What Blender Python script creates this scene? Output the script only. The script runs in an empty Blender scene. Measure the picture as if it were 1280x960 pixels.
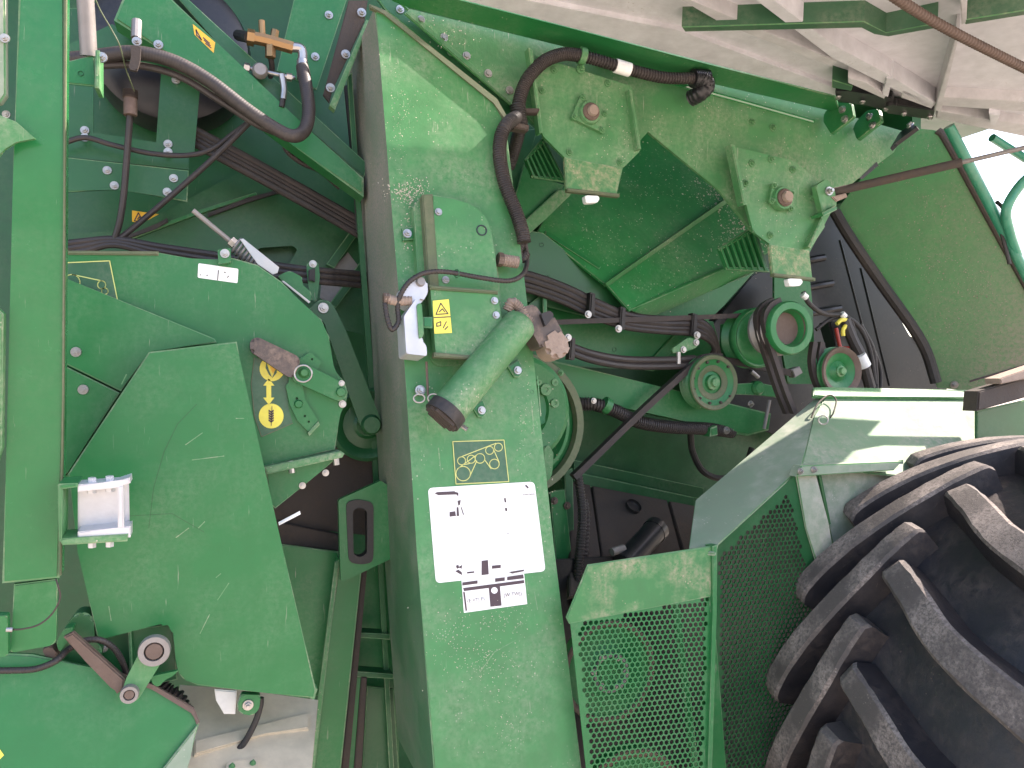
import bpy, bmesh, math, random
from mathutils import Vector, Matrix
from mathutils.geometry import delaunay_2d_cdt
random.seed(7)
R = math.radians
scn = bpy.context.scene
COL = scn.collection

# ------------------------------------------------------------------ camera, sky, sun, exposure
YAW = R(20); FPX = 985.0; CAM = Vector((0, -1.75, 1.4))
cd = bpy.data.cameras.new('camera'); cam = bpy.data.objects.new('camera', cd); COL.objects.link(cam)
cam.location = CAM; cam.rotation_euler = (R(90), 0, -YAW)
cd.sensor_width = 36; cd.lens = 36 * FPX / 1280; cd.clip_end = 3000; cd.clip_start = 0.02
scn.camera = cam
SUN_EL, SUN_AZ = 47, 91          # elevation; azimuth clockwise from +Y towards +X
w = bpy.data.worlds.new('World'); scn.world = w; w.use_nodes = True
nt = w.node_tree; bgn = nt.nodes['Background']
sky = nt.nodes.new('ShaderNodeTexSky'); sky.sky_type = 'NISHITA'; sky.sun_disc = False
sky.sun_elevation = R(SUN_EL); sky.sun_rotation = R(SUN_AZ); sky.dust_density = 2.0
nt.links.new(sky.outputs[0], bgn.inputs[0]); bgn.inputs[1].default_value = 0.15
sd = bpy.data.lights.new('sun', 'SUN'); sd.energy = 4.0; sd.angle = R(0.53); sd.color = (1, .94, .86)
sun = bpy.data.objects.new('sun', sd); COL.objects.link(sun)
sv = Vector((math.sin(R(SUN_AZ)) * math.cos(R(SUN_EL)), math.cos(R(SUN_AZ)) * math.cos(R(SUN_EL)), math.sin(R(SUN_EL))))
sun.rotation_euler = sv.to_track_quat('Z', 'Y').to_euler(); sun.location = (3, -3, 6)
vs = scn.view_settings; vs.view_transform = 'Standard'; vs.look = 'None'; vs.gamma = 1; vs.exposure = 1.95
vs.use_curve_mapping = False
vs.use_white_balance = True; vs.white_balance_temperature = 6900; vs.white_balance_tint = 16

# ------------------------------------------------------------------ geometry helpers
RX = Vector((math.cos(YAW), -math.sin(YAW), 0)); FW = Vector((math.sin(YAW), math.cos(YAW), 0)); UP = Vector((0, 0, 1))
def ray(px, py): return RX * ((px - 640) / FPX) + FW - UP * ((py - 480) / FPX)
def P(px, py, Y):
    d = ray(px, py); return CAM + d * ((Y - CAM.y) / d.y)
class Pl:                                   # a plane through three measured points
    def __init__(s, a, b, c):
        s.p = P(*a); s.n = (P(*b) - s.p).cross(P(*c) - s.p).normalized()
        if s.n.dot(CAM - s.p) < 0: s.n = -s.n
    def off(s, h):
        q = Pl.__new__(Pl); q.p = s.p + s.n * h; q.n = s.n; return q
    def at(s, px, py):
        d = ray(px, py); return CAM + d * ((s.p - CAM).dot(s.n) / d.dot(s.n))
def yp(Y):
    q = Pl.__new__(Pl); q.p = Vector((0, Y, 0)); q.n = Vector((0, -1, 0)); return q
def pl(x): return x if isinstance(x, Pl) else yp(x)
def V(px, py, Y): return pl(Y).at(px, py)
def mpp(px, py, Y):                         # metres per pixel there
    return (V(px, py, Y) - CAM).dot(FW) / FPX

ORG = {}
def link(name, me, mat, parent=None, label=None, cat=None, group=None, kind=None, loc=None, rot=None):
    o = bpy.data.objects.new(name, me); COL.objects.link(o)
    if mat is not None and me is not None and not me.materials: me.materials.append(mat)
    if parent: o.parent = parent
    if label: o['label'] = label
    if cat: o['category'] = cat
    if group: o['group'] = group
    if kind: o['kind'] = kind
    return o
def mk(name, bm, mat, parent=None, smooth=False, **k):
    """one mesh object; vertices come in world space and are moved to the parent's (or their own) origin"""
    bmesh.ops.recalc_face_normals(bm, faces=bm.faces)
    if parent: org = ORG[parent]
    else:
        c = [v.co for v in bm.verts]
        org = Vector((sum(v.x for v in c) / len(c), sum(v.y for v in c) / len(c), min(v.z for v in c)))
    bmesh.ops.translate(bm, vec=-org, verts=bm.verts)
    for f in bm.faces: f.smooth = smooth
    me = bpy.data.meshes.new(name); bm.to_mesh(me); bm.free()
    if smooth:
        try: me.set_sharp_from_angle(angle=R(35))
        except Exception: pass
    o = link(name, me, mat, parent, **k)
    if any(p.material_index for p in me.polygons):
        if mat.name.startswith('green'): me.materials.append(M['edge'])
        else:
            for p in me.polygons: p.material_index = 0
    if not parent: o.location = org
    ORG[o] = org.copy()
    return o
def T(name, label, cat, px, py, Y, group=None):
    o = link(name, None, None, None, label, cat, group); o.location = V(px, py, Y); ORG[o] = o.location.copy(); return o

def rnd(pts, rad):
    """round polygon corners; rad = {index: radius_px} or one number"""
    out = []; n = len(pts)
    for i, p in enumerate(pts):
        r = rad.get(i, 0) if isinstance(rad, dict) else rad
        if not r: out.append(p); continue
        p = Vector(p); a = Vector(pts[i - 1]); b = Vector(pts[(i + 1) % n])
        da = (a - p); db = (b - p); r = min(r, da.length * .45, db.length * .45)
        A = p + da.normalized() * r; B = p + db.normalized() * r
        for t in (0, .25, .5, .75, 1):
            q = A * (1 - t) ** 2 + p * 2 * t * (1 - t) + B * t * t; out.append((q.x, q.y))
    return out
def prism(bm, front, ext, bevel=0, seg=2):
    a = [bm.verts.new(p) for p in front]; b = [bm.verts.new(p + ext) for p in front]; n = len(a)
    f = bm.faces.new(a); bm.faces.new(b[::-1])
    for i in range(n): bm.faces.new((a[i], b[i], b[(i + 1) % n], a[(i + 1) % n]))
    if bevel:
        r_ = bmesh.ops.bevel(bm, geom=list(f.edges), offset=bevel, segments=seg, affect='EDGES', clamp_overlap=True)
        for q in r_['faces']:
            if q.is_valid: q.material_index = 1
def plate(name, pts, Y, th, mat, parent=None, bevel=.0025, ext=None, **k):
    p = pl(Y); bm = bmesh.new()
    prism(bm, [p.at(*q) for q in pts], ext if ext is not None else -p.n * th, bevel)
    return mk(name, bm, mat, parent, **k)
def prism3(name, pts3, ext, mat, parent=None, bevel=.0025, **k):
    bm = bmesh.new(); prism(bm, pts3, ext, bevel); return mk(name, bm, mat, parent, **k)
def holed(name, pts, holes3, Y, th, mat, parent=None, **k):
    """sheet with real openings: pts in pixels, holes3 as loops of world points on the plane"""
    p = pl(Y); u = Vector((0, 0, 1)).cross(p.n).normalized(); v = p.n.cross(u)
    to2 = lambda q: Vector(((q - p.p).dot(u), (q - p.p).dot(v)))
    vv, ee, ff = [], [], []
    for loop in [[p.at(*q) for q in pts]] + holes3:
        s = len(vv); L = len(loop); vv += [to2(q) for q in loop]; ff.append(list(range(s, s + L)))
    ve, ed, fa, *_ = delaunay_2d_cdt(vv, [], ff, 2, 1e-6)
    bm = bmesh.new()
    A = [bm.verts.new(p.p + u * q.x + v * q.y) for q in ve]; B = [bm.verts.new(q.co - p.n * th) for q in A]
    cnt = {}
    for f in fa:
        bm.faces.new([A[i] for i in f]); bm.faces.new([B[i] for i in f][::-1])
        for i in range(len(f)):
            e = (f[i], f[(i + 1) % len(f)]); kk = tuple(sorted(e)); cnt[kk] = None if kk in cnt else e
    for e in cnt.values():
        if e: bm.faces.new((A[e[0]], B[e[0]], B[e[1]], A[e[1]]))
    for x in [q for q in bm.verts if not q.link_faces]: bm.verts.remove(x)
    return mk(name, bm, mat, parent, **k)
def px_loop(pts, Y): return [V(a, b, Y) for a, b in pts]

def cr(pts, n=8):
    """Catmull-Rom through points"""
    q = [pts[0] * 2 - pts[1]] + list(pts) + [pts[-1] * 2 - pts[-2]]; out = []
    for i in range(1, len(q) - 2):
        a, b, c, d = q[i - 1:i + 3]
        for j in range(n):
            t = j / n
            out.append(.5 * ((2 * b) + (c - a) * t + (2 * a - 5 * b + 4 * c - d) * t * t + (3 * b - a - 3 * c + d) * t ** 3))
    out.append(pts[-1].copy()); return out
def frames(path):
    fr = []; up = None
    for i, p in enumerate(path):
        t = (path[min(i + 1, len(path) - 1)] - path[max(i - 1, 0)]).normalized()
        if up is None: up = t.orthogonal().normalized()
        up = (up - t * up.dot(t)).normalized(); fr.append((p, t, up, t.cross(up)))
    return fr
def sweep(bm, path, rad, sides=10):
    rings = []
    for i, (p, t, a, b) in enumerate(frames(path)):
        r = rad(i) if callable(rad) else rad
        rings.append([bm.verts.new(p + (a * math.cos(2 * math.pi * k / sides) + b * math.sin(2 * math.pi * k / sides)) * r) for k in range(sides)])
    for x, y in zip(rings, rings[1:]):
        for k in range(sides): bm.faces.new((x[k], x[(k + 1) % sides], y[(k + 1) % sides], y[k]))
    bm.faces.new(rings[0][::-1]); bm.faces.new(rings[-1])
def tube(name, pts, rpx, mat, parent=None, corr=0, pitch=.006, sides=10, n=8, smooth=True, **k):
    """hose, pipe or rod; pts (px,py,Y); radius in pixels at its middle; corr = depth of corrugation"""
    q = [V(*a) for a in pts]; m = pts[len(pts) // 2]; r = rpx * mpp(*m)
    path = cr(q, n) if len(q) > 2 else q
    bm = bmesh.new()
    if corr:
        L = [0]
        for a, b in zip(path, path[1:]): L.append(L[-1] + (b - a).length)
        cnt = max(8, int(L[-1] / pitch)) * 4; pp = []; j = 0
        for i in range(cnt + 1):
            s = L[-1] * i / cnt
            while j < len(L) - 2 and L[j + 1] < s: j += 1
            pp.append(path[j].lerp(path[j + 1], (s - L[j]) / max(1e-9, L[j + 1] - L[j])))
        sweep(bm, pp, lambda i: r * (1 if i % 4 in (0, 1) else 1 - corr), sides)
    else: sweep(bm, path, r, sides)
    return mk(name, bm, mat, parent, smooth=smooth, **k)
def belt(name, pts, wpx, mat, parent=None, depth=.02, closed=False, n=6, **k):
    """flat belt: runs along the pixels, its width lies along Y (the pulley axis)"""
    q = [V(*a) for a in pts]; m = pts[len(pts) // 2]; t = wpx * mpp(*m) / 2
    path = cr(q, n) if len(q) > 2 else q
    bm = bmesh.new(); rings = []
    for i, p in enumerate(path):
        d = (path[min(i + 1, len(path) - 1)] - path[max(i - 1, 0)]); d.y = 0; d.normalize(); s = Vector((d.z, 0, -d.x))
        y = Vector((0, depth / 2, 0))
        rings.append([bm.verts.new(c) for c in (p + s * t - y, p - s * t - y, p - s * t * .8 + y, p + s * t * .8 + y)])
    for a, b in zip(rings, rings[1:]):
        for j in range(4): bm.faces.new((a[j], a[(j + 1) % 4], b[(j + 1) % 4], b[j]))
    bm.faces.new(rings[0][::-1]); bm.faces.new(rings[-1])
    return mk(name, bm, mat, parent, **k)
def lathe(name, prof, px, py, Y, mat, parent=None, axis=None, seg=40, unit=None, mats=None, **k):
    """profile [(radius_px, depth_px towards the back)] turned round an axis through the point"""
    c = V(px, py, Y); u = unit or mpp(px, py, Y); ax = (axis or Vector((0, 1, 0))).normalized()
    a = ax.orthogonal().normalized(); b = ax.cross(a); bm = bmesh.new(); rings = []
    for r, d in prof:
        if r == 0: rings.append([bm.verts.new(c + ax * d * u)])
        else: rings.append([bm.verts.new(c + ax * d * u + (a * math.cos(2 * math.pi * i / seg) + b * math.sin(2 * math.pi * i / seg)) * r * u) for i in range(seg)])
    for x, y in zip(rings, rings[1:]):
        for i in range(seg):
            j = (i + 1) % seg
            if len(x) == 1 and len(y) == 1: continue
            if len(x) == 1: bm.faces.new((x[0], y[j], y[i]))
            elif len(y) == 1: bm.faces.new((x[i], x[j], y[0]))
            else: bm.faces.new((x[i], x[j], y[j], y[i]))
    return mk(name, bm, mat, parent, smooth=True, **k)
def boxat(name, c, ax, ay, az, mat, parent=None, bevel=.002, **k):
    bm = bmesh.new(); f = [c - ax + s * ay + t * az for s, t in ((-1, -1), (1, -1), (1, 1), (-1, 1))]
    prism(bm, f, ax * 2)
    if bevel: bmesh.ops.bevel(bm, geom=list(bm.edges), offset=bevel, segments=2, affect='EDGES', clamp_overlap=True)
    return mk(name, bm, mat, parent, **k)

# ------------------------------------------------------------------ materials
def node(t, typ, **k):
    n = t.nodes.new(typ)
    for a, v in k.items():
        if a in n.bl_rna.properties: setattr(n, a, v)
    return n
def ramp(t, src, a, b, ca=0.0, cb=1.0):
    m = t.nodes.new('ShaderNodeMapRange'); m.inputs[1].default_value = a; m.inputs[2].default_value = b
    m.inputs[3].default_value = ca; m.inputs[4].default_value = cb; t.links.new(src, m.inputs[0]); return m.outputs[0]
def mul(t, a, b, op='MULTIPLY'):
    m = t.nodes.new('ShaderNodeMath'); m.operation = op; m.use_clamp = True
    for i, x in enumerate((a, b)):
        if hasattr(x, 'links'): t.links.new(x, m.inputs[i])
        else: m.inputs[i].default_value = x
    return m.outputs[0]
def noise(t, co, scale, detail=4, rough=.55, vec=None, rot=None):
    if vec:
        mp = t.nodes.new('ShaderNodeMapping'); mp.inputs['Scale'].default_value = vec
        if rot: mp.inputs['Rotation'].default_value = rot
        t.links.new(co, mp.inputs[0]); co = mp.outputs[0]
    n = t.nodes.new('ShaderNodeTexNoise'); n.inputs['Scale'].default_value = scale; n.inputs['Detail'].default_value = detail
    n.inputs['Roughness'].default_value = rough; t.links.new(co, n.inputs['Vector']); return n.outputs[0]
def mixc(t, fac, a, b):
    m = t.nodes.new('ShaderNodeMix'); m.data_type = 'RGBA'
    if hasattr(fac, 'links'): t.links.new(fac, m.inputs[0])
    else: m.inputs[0].default_value = fac
    for i, x in ((6, a), (7, b)):
        if hasattr(x, 'links'): t.links.new(x, m.inputs[i])
        else: m.inputs[i].default_value = (*x, 1)
    return m.outputs[2]
def surf(name, base, rough=.45, dust=.2, dustcol=(.40, .33, .25), scratch=.0, specks=.0, metal=0, coat=0, bump=.15, var=.12, dscale=5, topdust=0, spec=.5, fs=90, grad=None, film=0):
    m = bpy.data.materials.new(name); m.use_nodes = True; t = m.node_tree; bs = t.nodes['Principled BSDF']
    co = t.nodes.new('ShaderNodeTexCoord').outputs['Object']
    big = noise(t, co, dscale, 5, .6); fine = noise(t, co, fs, 6, .7); mid = noise(t, co, 22, 4, .6)
    col = mixc(t, ramp(t, mid, .3, .7), tuple(c * (1 - var) for c in base), tuple(min(1, c * (1 + var)) for c in base))
    dm = mul(t, ramp(t, big, .42, .75), ramp(t, fine, .35, .65))
    dm = mul(t, dm, dust * 1.5); dm = mul(t, dm, dust * .08 + film, 'ADD')
    if grad:
        gx = t.nodes.new('ShaderNodeSeparateXYZ'); t.links.new(co, gx.inputs[0])
        gm = mul(t, ramp(t, mul(t, gx.outputs[grad[0]], mul(t, big, .25), 'ADD') if False else gx.outputs[grad[0]], grad[1], grad[2]), ramp(t, fine, .15, .6))
        dm = mul(t, dm, mul(t, gm, grad[3]), 'ADD')
    if topdust:
        g = t.nodes.new('ShaderNodeNewGeometry'); sx = t.nodes.new('ShaderNodeSeparateXYZ'); t.links.new(g.outputs['True Normal'], sx.inputs[0])
        dm = mul(t, dm, mul(t, ramp(t, sx.outputs[2], .1, .7), mul(t, ramp(t, fine, .25, .6), topdust)), 'ADD')
    if specks:
        vo = t.nodes.new('ShaderNodeTexVoronoi'); vo.inputs['Scale'].default_value = 170; t.links.new(co, vo.inputs['Vector'])
        se = t.nodes.new('ShaderNodeSeparateColor'); t.links.new(vo.outputs['Color'], se.inputs[0])
        sp = mul(t, ramp(t, vo.outputs['Distance'], .36, .2), mul(t, ramp(t, se.outputs[0], .80, .84), ramp(t, noise(t, co, 9, 3, .7), .60 - specks * .25, .7 - specks * .2)))
        dm = mul(t, dm, mul(t, sp, .75), 'ADD')
    if scratch:
        for rot in ((.3, .45, .3), (0, -.8, .4), (.5, 1.35, .2), (.2, .05, 0)):
            s = noise(t, co, 1, 3, .5, vec=(150, 60, 14), rot=rot)
            s2 = mul(t, ramp(t, s, .73 - scratch * .04, .79 - scratch * .04), ramp(t, noise(t, co, 6, 3), .48, .62))
            dm = mul(t, dm, mul(t, s2, .5), 'ADD')
    col = mixc(t, dm, col, dustcol)
    t.links.new(col, bs.inputs['Base Color'])
    rr = mul(t, ramp(t, mid, .2, .8, rough * .85, min(1, rough * 1.15)), mul(t, dm, .5), 'ADD'); t.links.new(rr, bs.inputs['Roughness'])
    bs.inputs['Metallic'].default_value = metal; bs.inputs['Coat Weight'].default_value = coat; bs.inputs['Coat Roughness'].default_value = .12
    bs.inputs['Specular IOR Level'].default_value = spec
    if bump:
        b = t.nodes.new('ShaderNodeBump'); b.inputs['Strength'].default_value = bump; b.inputs['Distance'].default_value = .002
        t.links.new(mul(t, fine, dm, 'ADD'), b.inputs['Height']); t.links.new(b.outputs[0], bs.inputs['Normal'])
    return m
GR = (.009, .150, .040)
PALE = (.50, .44, .36)
def glossy(m):
    b = m.node_tree.nodes['Principled BSDF']; b.inputs['Coat IOR'].default_value = 1.6; b.inputs['Coat Roughness'].default_value = .05; return m
M = dict(
  green=surf('green_paint', GR, .36, .11, PALE, scratch=.45, coat=.0, spec=.4, bump=.06, var=.05),
  green_clean_shaded=surf('green_paint_clean_shaded', (.006, .092, .025), .4, .06, PALE, scratch=.2, coat=.05, bump=.05, var=.05),  # little dust; base darkened to put interior shade into the colour
  green_gloss=glossy(surf('green_paint_glossy', (.011, .15, .042), .25, .04, PALE, scratch=.4, coat=.2, bump=.02, spec=.3, var=.05)),
  green_dusty=surf('green_paint_dusty', (.015, .18, .045), .5, .42, (.46, .43, .33), scratch=.9, specks=.35, bump=.2, film=.045),
  green_column=surf('green_paint_column', (.014, .185, .045), .45, .33, (.44, .43, .33), scratch=1.0, specks=.4, bump=.15, dscale=4, film=.045),
  green_chaff=surf('green_paint_chaff', (.011, .175, .042), .42, .14, (.5, .45, .36), specks=.5, scratch=.3),
  green_muddy=surf('green_paint_muddy', (.018, .19, .045), .5, .22, (.30, .225, .185), specks=.5, scratch=.4, dscale=3.2, bump=.3, grad=(0, -.22, .20, .75), film=.03),
  green_fender=surf('green_paint_fender', (.025, .16, .055), .5, .6, (.42, .41, .35), scratch=.8, specks=.2, dscale=3, fs=26, topdust=.0, bump=.15, film=.42),
  fender_top=surf('green_paint_fender_top', (.025, .15, .05), .55, .7, (.36, .32, .28), scratch=.8, specks=.3, dscale=4, fs=60, bump=.2, film=.16),
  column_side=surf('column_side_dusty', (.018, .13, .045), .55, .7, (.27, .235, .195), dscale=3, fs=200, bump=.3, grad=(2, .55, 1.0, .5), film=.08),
  gloss_bead=glossy(surf('green_polished_crease', (.02, .18, .05), .05, 0, PALE, coat=1, bump=0, spec=1)),
  green_dark=surf('green_dark_panel', (.008, .088, .026), .4, .06, PALE, bump=.05),  # on the body walls the dark base carries the shade of the recesses
  green_band=surf('green_guard_band', (.015, .18, .045), .5, .8, (.44, .35, .25), specks=.4, scratch=.8, dscale=11, bump=.25),
  edge=surf('green_worn_edge', (.06, .21, .08), .45, .5, (.50, .47, .34), dscale=12, bump=.1),
  olive=surf('olive_dirty_paint', (.085, .115, .055), .6, .5, (.25, .21, .15)),
  decal=surf('dark_green_decal', (.02, .10, .045), .35, .15, PALE, bump=0),
  dirt=surf('brown_dirty_steel', (.050, .038, .032), .75, .5, (.12, .085, .065), dscale=9, bump=.4),
  beige=surf('beige_primer', (.55, .545, .57), .5, .2, (.40, .37, .35), specks=.15, bump=.1),
  beige_dark=surf('beige_primer_rib', (.47, .46, .47), .5, .35, (.34, .31, .28), bump=.15),
  rib_green=surf('green_rib_paint', (.02, .09, .04), .5, .3, (.35, .32, .26)),
  sheet_sun_tint=surf('dusty_sheet_sun_tint', (.60, .50, .36), .4, .35, (.62, .50, .38), scratch=.6, specks=.1),  # dusty sheet, base lightened to carry sunlight the sun lamp misses
  rubber=surf('black_rubber', (.022, .019, .019), .55, .25, (.16, .125, .10), bump=.15),
  hose=surf('black_hose', (.028, .022, .021), .5, .28, (.17, .13, .11), bump=.1),
  belt=surf('belt_rubber', (.04, .031, .029), .7, .3, (.16, .12, .10), bump=.2),
  plastic=surf('black_plastic', (.013, .013, .016), .32, .12, (.2, .17, .14), specks=.05, bump=.05),
  tyre=surf('tyre_rubber', (.017, .016, .020), .45, .5, (.10, .075, .062), scratch=.6, specks=.15, dscale=7, fs=50, bump=.45),
  lug=surf('tyre_lug_rubber', (.045, .038, .036), .65, 1.0, (.25, .21, .185), dscale=10, fs=140, topdust=.15, film=.04, scratch=.6, bump=.5, specks=.3),
  steel=surf('zinc_steel', (.43, .41, .40), .3, .25, (.40, .34, .29), metal=.85, bump=.1),
  steel_dull=surf('dull_steel', (.27, .25, .24), .5, .4, (.22, .18, .15), metal=.5, bump=.2),
  zinc=surf('pale_zinc_plate', (.56, .56, .585), .38, .25, (.42, .38, .35), metal=.35, bump=.1),
  rust=surf('rusty_brown_steel', (.115, .075, .058), .6, .5, (.27, .205, .17), bump=.3, metal=.2),
  brass=surf('brass', (.33, .20, .095), .4, .35, (.22, .16, .12), metal=.9, bump=.05),
  white=surf('white_label', (.85, .84, .82), .4, .06, (.6, .55, .48), bump=0),
  grip=surf('dusty_dark_grip', (.075, .06, .055), .6, .7, (.38, .27, .21), dscale=14, bump=.3),
  chaff=surf('straw_chaff', (.55, .48, .38), .8, .3, (.40, .31, .24), bump=0),
  mud=surf('dried_mud', (.27, .20, .16), .85, .5, (.42, .33, .27), bump=.5),
  ink=surf('dark_ink', (.06, .035, .045), .5, .05, PALE, bump=0),
  yellow=surf('yellow_print', (.84, .72, .09), .4, .06, PALE, bump=0),
  orange=surf('amber_print', (.82, .45, .03), .4, .08, PALE, bump=0),
  line=surf('pale_yellow_line', (.62, .62, .20), .45, 0, PALE, bump=0),
  red=surf('red_plastic', (.35, .02, .015), .4, .1, PALE, bump=0),
  teal=surf('teal_green_rail', (.02, .22, .13), .35, .15, PALE, coat=.3),
  ground=surf('dry_soil_ground', (.40, .35, .29), .9, .5, (.48, .42, .35), dscale=.6, bump=.3),
)

# ------------------------------------------------------------------ bolts and small fixings
def bolt_mesh(name, mat, stud=True):
    bm = bmesh.new()
    def cyl(r, z0, z1, n, r2=None):
        a = [bm.verts.new((r * math.cos(2 * math.pi * i / n), r * math.sin(2 * math.pi * i / n), z0)) for i in range(n)]
        r2 = r2 or r
        b = [bm.verts.new((r2 * math.cos(2 * math.pi * i / n), r2 * math.sin(2 * math.pi * i / n), z1)) for i in range(n)]
        for i in range(n): bm.faces.new((a[i], a[(i + 1) % n], b[(i + 1) % n], b[i]))
        bm.faces.new(b)
    cyl(1, -.05, .2, 14, .92); cyl(.68, .2, .75, 6, .62)
    if stud: cyl(.38, .75, 1.25, 8, .33)
    me = bpy.data.meshes.new(name); bmesh.ops.recalc_face_normals(bm, faces=bm.faces); bm.to_mesh(me); bm.free(); me.materials.append(mat); return me
BOLT = dict(s=bolt_mesh('bolt_steel', M['steel']), g=bolt_mesh('bolt_green', M['green_dusty']), d=bolt_mesh('bolt_dusty', M['rust'], False),
            f=bolt_mesh('bolt_flat', M['steel'], False))
def bolt(parent, px, py, Y, r=6, kind='s', n=None, lift=.0005):
    p = pl(Y); n = n or p.n; o = link('bolt', BOLT[kind], None, parent)
    o.location = p.at(px, py) + n * lift - ORG[parent]
    o.rotation_euler = (n.to_track_quat('Z', 'Y') @ __import__('mathutils').Quaternion((0, 0, 1), random.random() * 3)).to_euler()
    s = r * mpp(px, py, Y); o.scale = (s, s, s); return o
def bolts(parent, Y, lst, r=6, kind='s'):
    for q in lst: bolt(parent, q[0], q[1], Y, r, kind)
def ringloop(name, px, py, Y, rpx, tpx, mat, parent=None, tilt=(1, 1), **k):
    c = V(px, py, Y); u = mpp(px, py, Y); path = []
    for i in range(25):
        a = 2 * math.pi * i / 24; path.append(c + (RX * math.cos(a) * tilt[0] + UP * math.sin(a) * tilt[1] + Vector((0, -.5, 0)) * math.cos(a) * (1 - tilt[0])) * rpx * u)
    bm = bmesh.new(); sweep(bm, path, tpx * u, 8); return mk(name, bm, mat, parent, smooth=True, **k)
def mark(parent, pts, plane, mat, name='print', h=.0012):
    """flat print: a thin raised patch on a label"""
    p = pl(plane).off(h); bm = bmesh.new(); prism(bm, [p.at(*q) for q in pts], -p.n * .0006)
    return mk(name, bm, mat, parent)
def lines(parent, polys, plane, mat, wpx=1.2, name='print_line', h=.0012):
    p = pl(plane).off(h); bm = bmesh.new()
    for poly in polys:
        q = [p.at(*a) for a in poly]; hw = wpx * mpp(*poly[0], plane) / 2
        for a, b in zip(q, q[1:]):
            d = (b - a)
            if d.length < 1e-6: continue
            d.normalize(); s = d.cross(p.n) * hw; e = d * hw * .5
            bm.faces.new([bm.verts.new(c) for c in (a - e + s, b + e + s, b + e - s, a - e - s)])
    return mk(name, bm, mat, parent)
def circ(cx, cy, r, n=24, ry=None): return [(cx + r * math.cos(2 * math.pi * i / n), cy + (ry or r) * math.sin(2 * math.pi * i / n)) for i in range(n + 1)]


# ================================================================== the setting
bm = bmesh.new(); bmesh.ops.create_grid(bm, x_segments=2, y_segments=2, size=400)
bmesh.ops.translate(bm, vec=(0, 0, -.29), verts=bm.verts)
mk('ground', bm, M['ground'], kind='structure')

# ================================================================== machine body: the fixed sheet metal behind everything
body = T('machine_body', 'dark green painted sheet metal body of the harvester behind all the drives', 'machine body', 300, 900, .9)
def slab(name, lo, hi, mat):
    bm = bmesh.new(); bmesh.ops.create_cube(bm, size=1)
    for v in bm.verts: v.co = Vector([(lo[i] + hi[i]) / 2 + v.co[i] * (hi[i] - lo[i]) for i in range(3)])
    return mk(name, bm, mat, body)
slab('back_wall', (-2.6, .95, -.28), (2.75, 1.0, 3.2), M['green_dark'])
slab('shade_roof_sheet', (-2.6, .25, 3.0), (2.6, .94, 3.04), M['green_dark'])  # added above the view so the recesses stay dark
slab('floor_sheet', (-2.6, .15, -.2), (1.3, .94, -.16), M['dirt'])
slab('unseen_end_wall', (3.2, .15, -.2), (3.25, .58, 3.2), M['green_dark'])  # added outside the frame to keep sun out of the interior
slab('sun_block_cover', (1.0, .135, 2.43), (2.9, .94, 2.46), M['green_dark'])  # added out of sight to block sun on the hoses and trough
slab('unseen_end_wall', (2.3, .4, 2.12), (2.34, .94, 3.0), M['green_dark'])  # added, hidden behind the panels, to stop sun reaching the trough
slab('unseen_end_wall', (-2.6, .0, -.2), (-2.56, .94, 3.0), M['green_dark'])

# upper left compartment wall
plate('wall_panel', [(78, 10), (165, 8), (450, 240), (452, 345), (80, 312)], .72, .01, M['green_clean_shaded'], body)
plate('wall_panel', [(150, -60), (480, -60), (470, 260), (300, 140)], .80, .01, M['green_dark'], body)
pw = .66
holed('recess_panel', [(78, 292), (160, 288), (300, 215), (455, 300), (462, 420), (380, 400), (300, 330), (80, 318)],
      [px_loop(rnd([(322, 310), (366, 307), (372, 312), (360, 332), (345, 338), (322, 330)], 5), pw)], pw, .008, M['green_dark'], body)
plate('bend_lip', [(150, 299), (250, 262), (320, 240), (322, 244), (250, 267), (150, 304)], .645, .02, M['green'], body)
plate('inner_rail', [(408, 330), (448, 275), (455, 282), (418, 335)], .63, .02, M['green_dark'], body)
plate('inner_rail', [(412, 380), (452, 325), (458, 334), (420, 385)], .62, .02, M['green_dark'], body)
plate('grey_panel', [(402, 350), (435, 315), (450, 335), (452, 350), (412, 380), (400, 372)], .655, .01, M['steel_dull'], body)
# middle left recess
plate('dirty_board', [(330, 575), (425, 540), (480, 560), (482, 672), (340, 656)], .42, .02, M['dirt'], body)
plate('ledge', [(345, 652), (425, 669), (430, 690), (352, 680)], .40, .03, M['dirt'], body)
plate('lower_panel', [(350, 680), (423, 690), (423, 705), (398, 870), (360, 880), (340, 760)], .36, .01, M['green'], body)
# lower left posts and rails
bp = .30
plate('upright_channel', [(424, 700), (452, 715), (424, 985), (389, 985), (412, 800)], bp, .05, M['green'], body, bevel=.004)
plate('upright_lip', [(419, 703), (424, 700), (391, 985), (384, 985)], bp - .01, .012, M['green_dusty'], body)
plate('upright_channel', [(452, 712), (459, 712), (434, 985), (424, 985)], bp + .03, .03, M['dirt'], body)
plate('cross_rail', [(447, 791), (488, 793), (488, 800), (446, 797)], bp + .06, .05, M['green_dark'], body)
plate('cross_rail', [(440, 839), (492, 843), (492, 849), (439, 846)], bp + .04, .05, M['green_dark'], body)
plate('upright_channel', [(438, 845), (459, 846), (450, 985), (432, 985)], bp + .05, .03, M['green'], body)
plate('upright_channel', [(452, 846), (459, 846), (451, 985), (441, 985)], bp + .04, .012, M['dirt'], body)
plate('inner_panel', [(450, 700), (492, 700), (500, 985), (440, 985)], bp + .16, .01, M['green'], body)
plate('inner_panel', [(459, 858), (492, 862), (500, 985), (452, 985)], bp + .10, .01, M['green_clean_shaded'], body)
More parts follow.
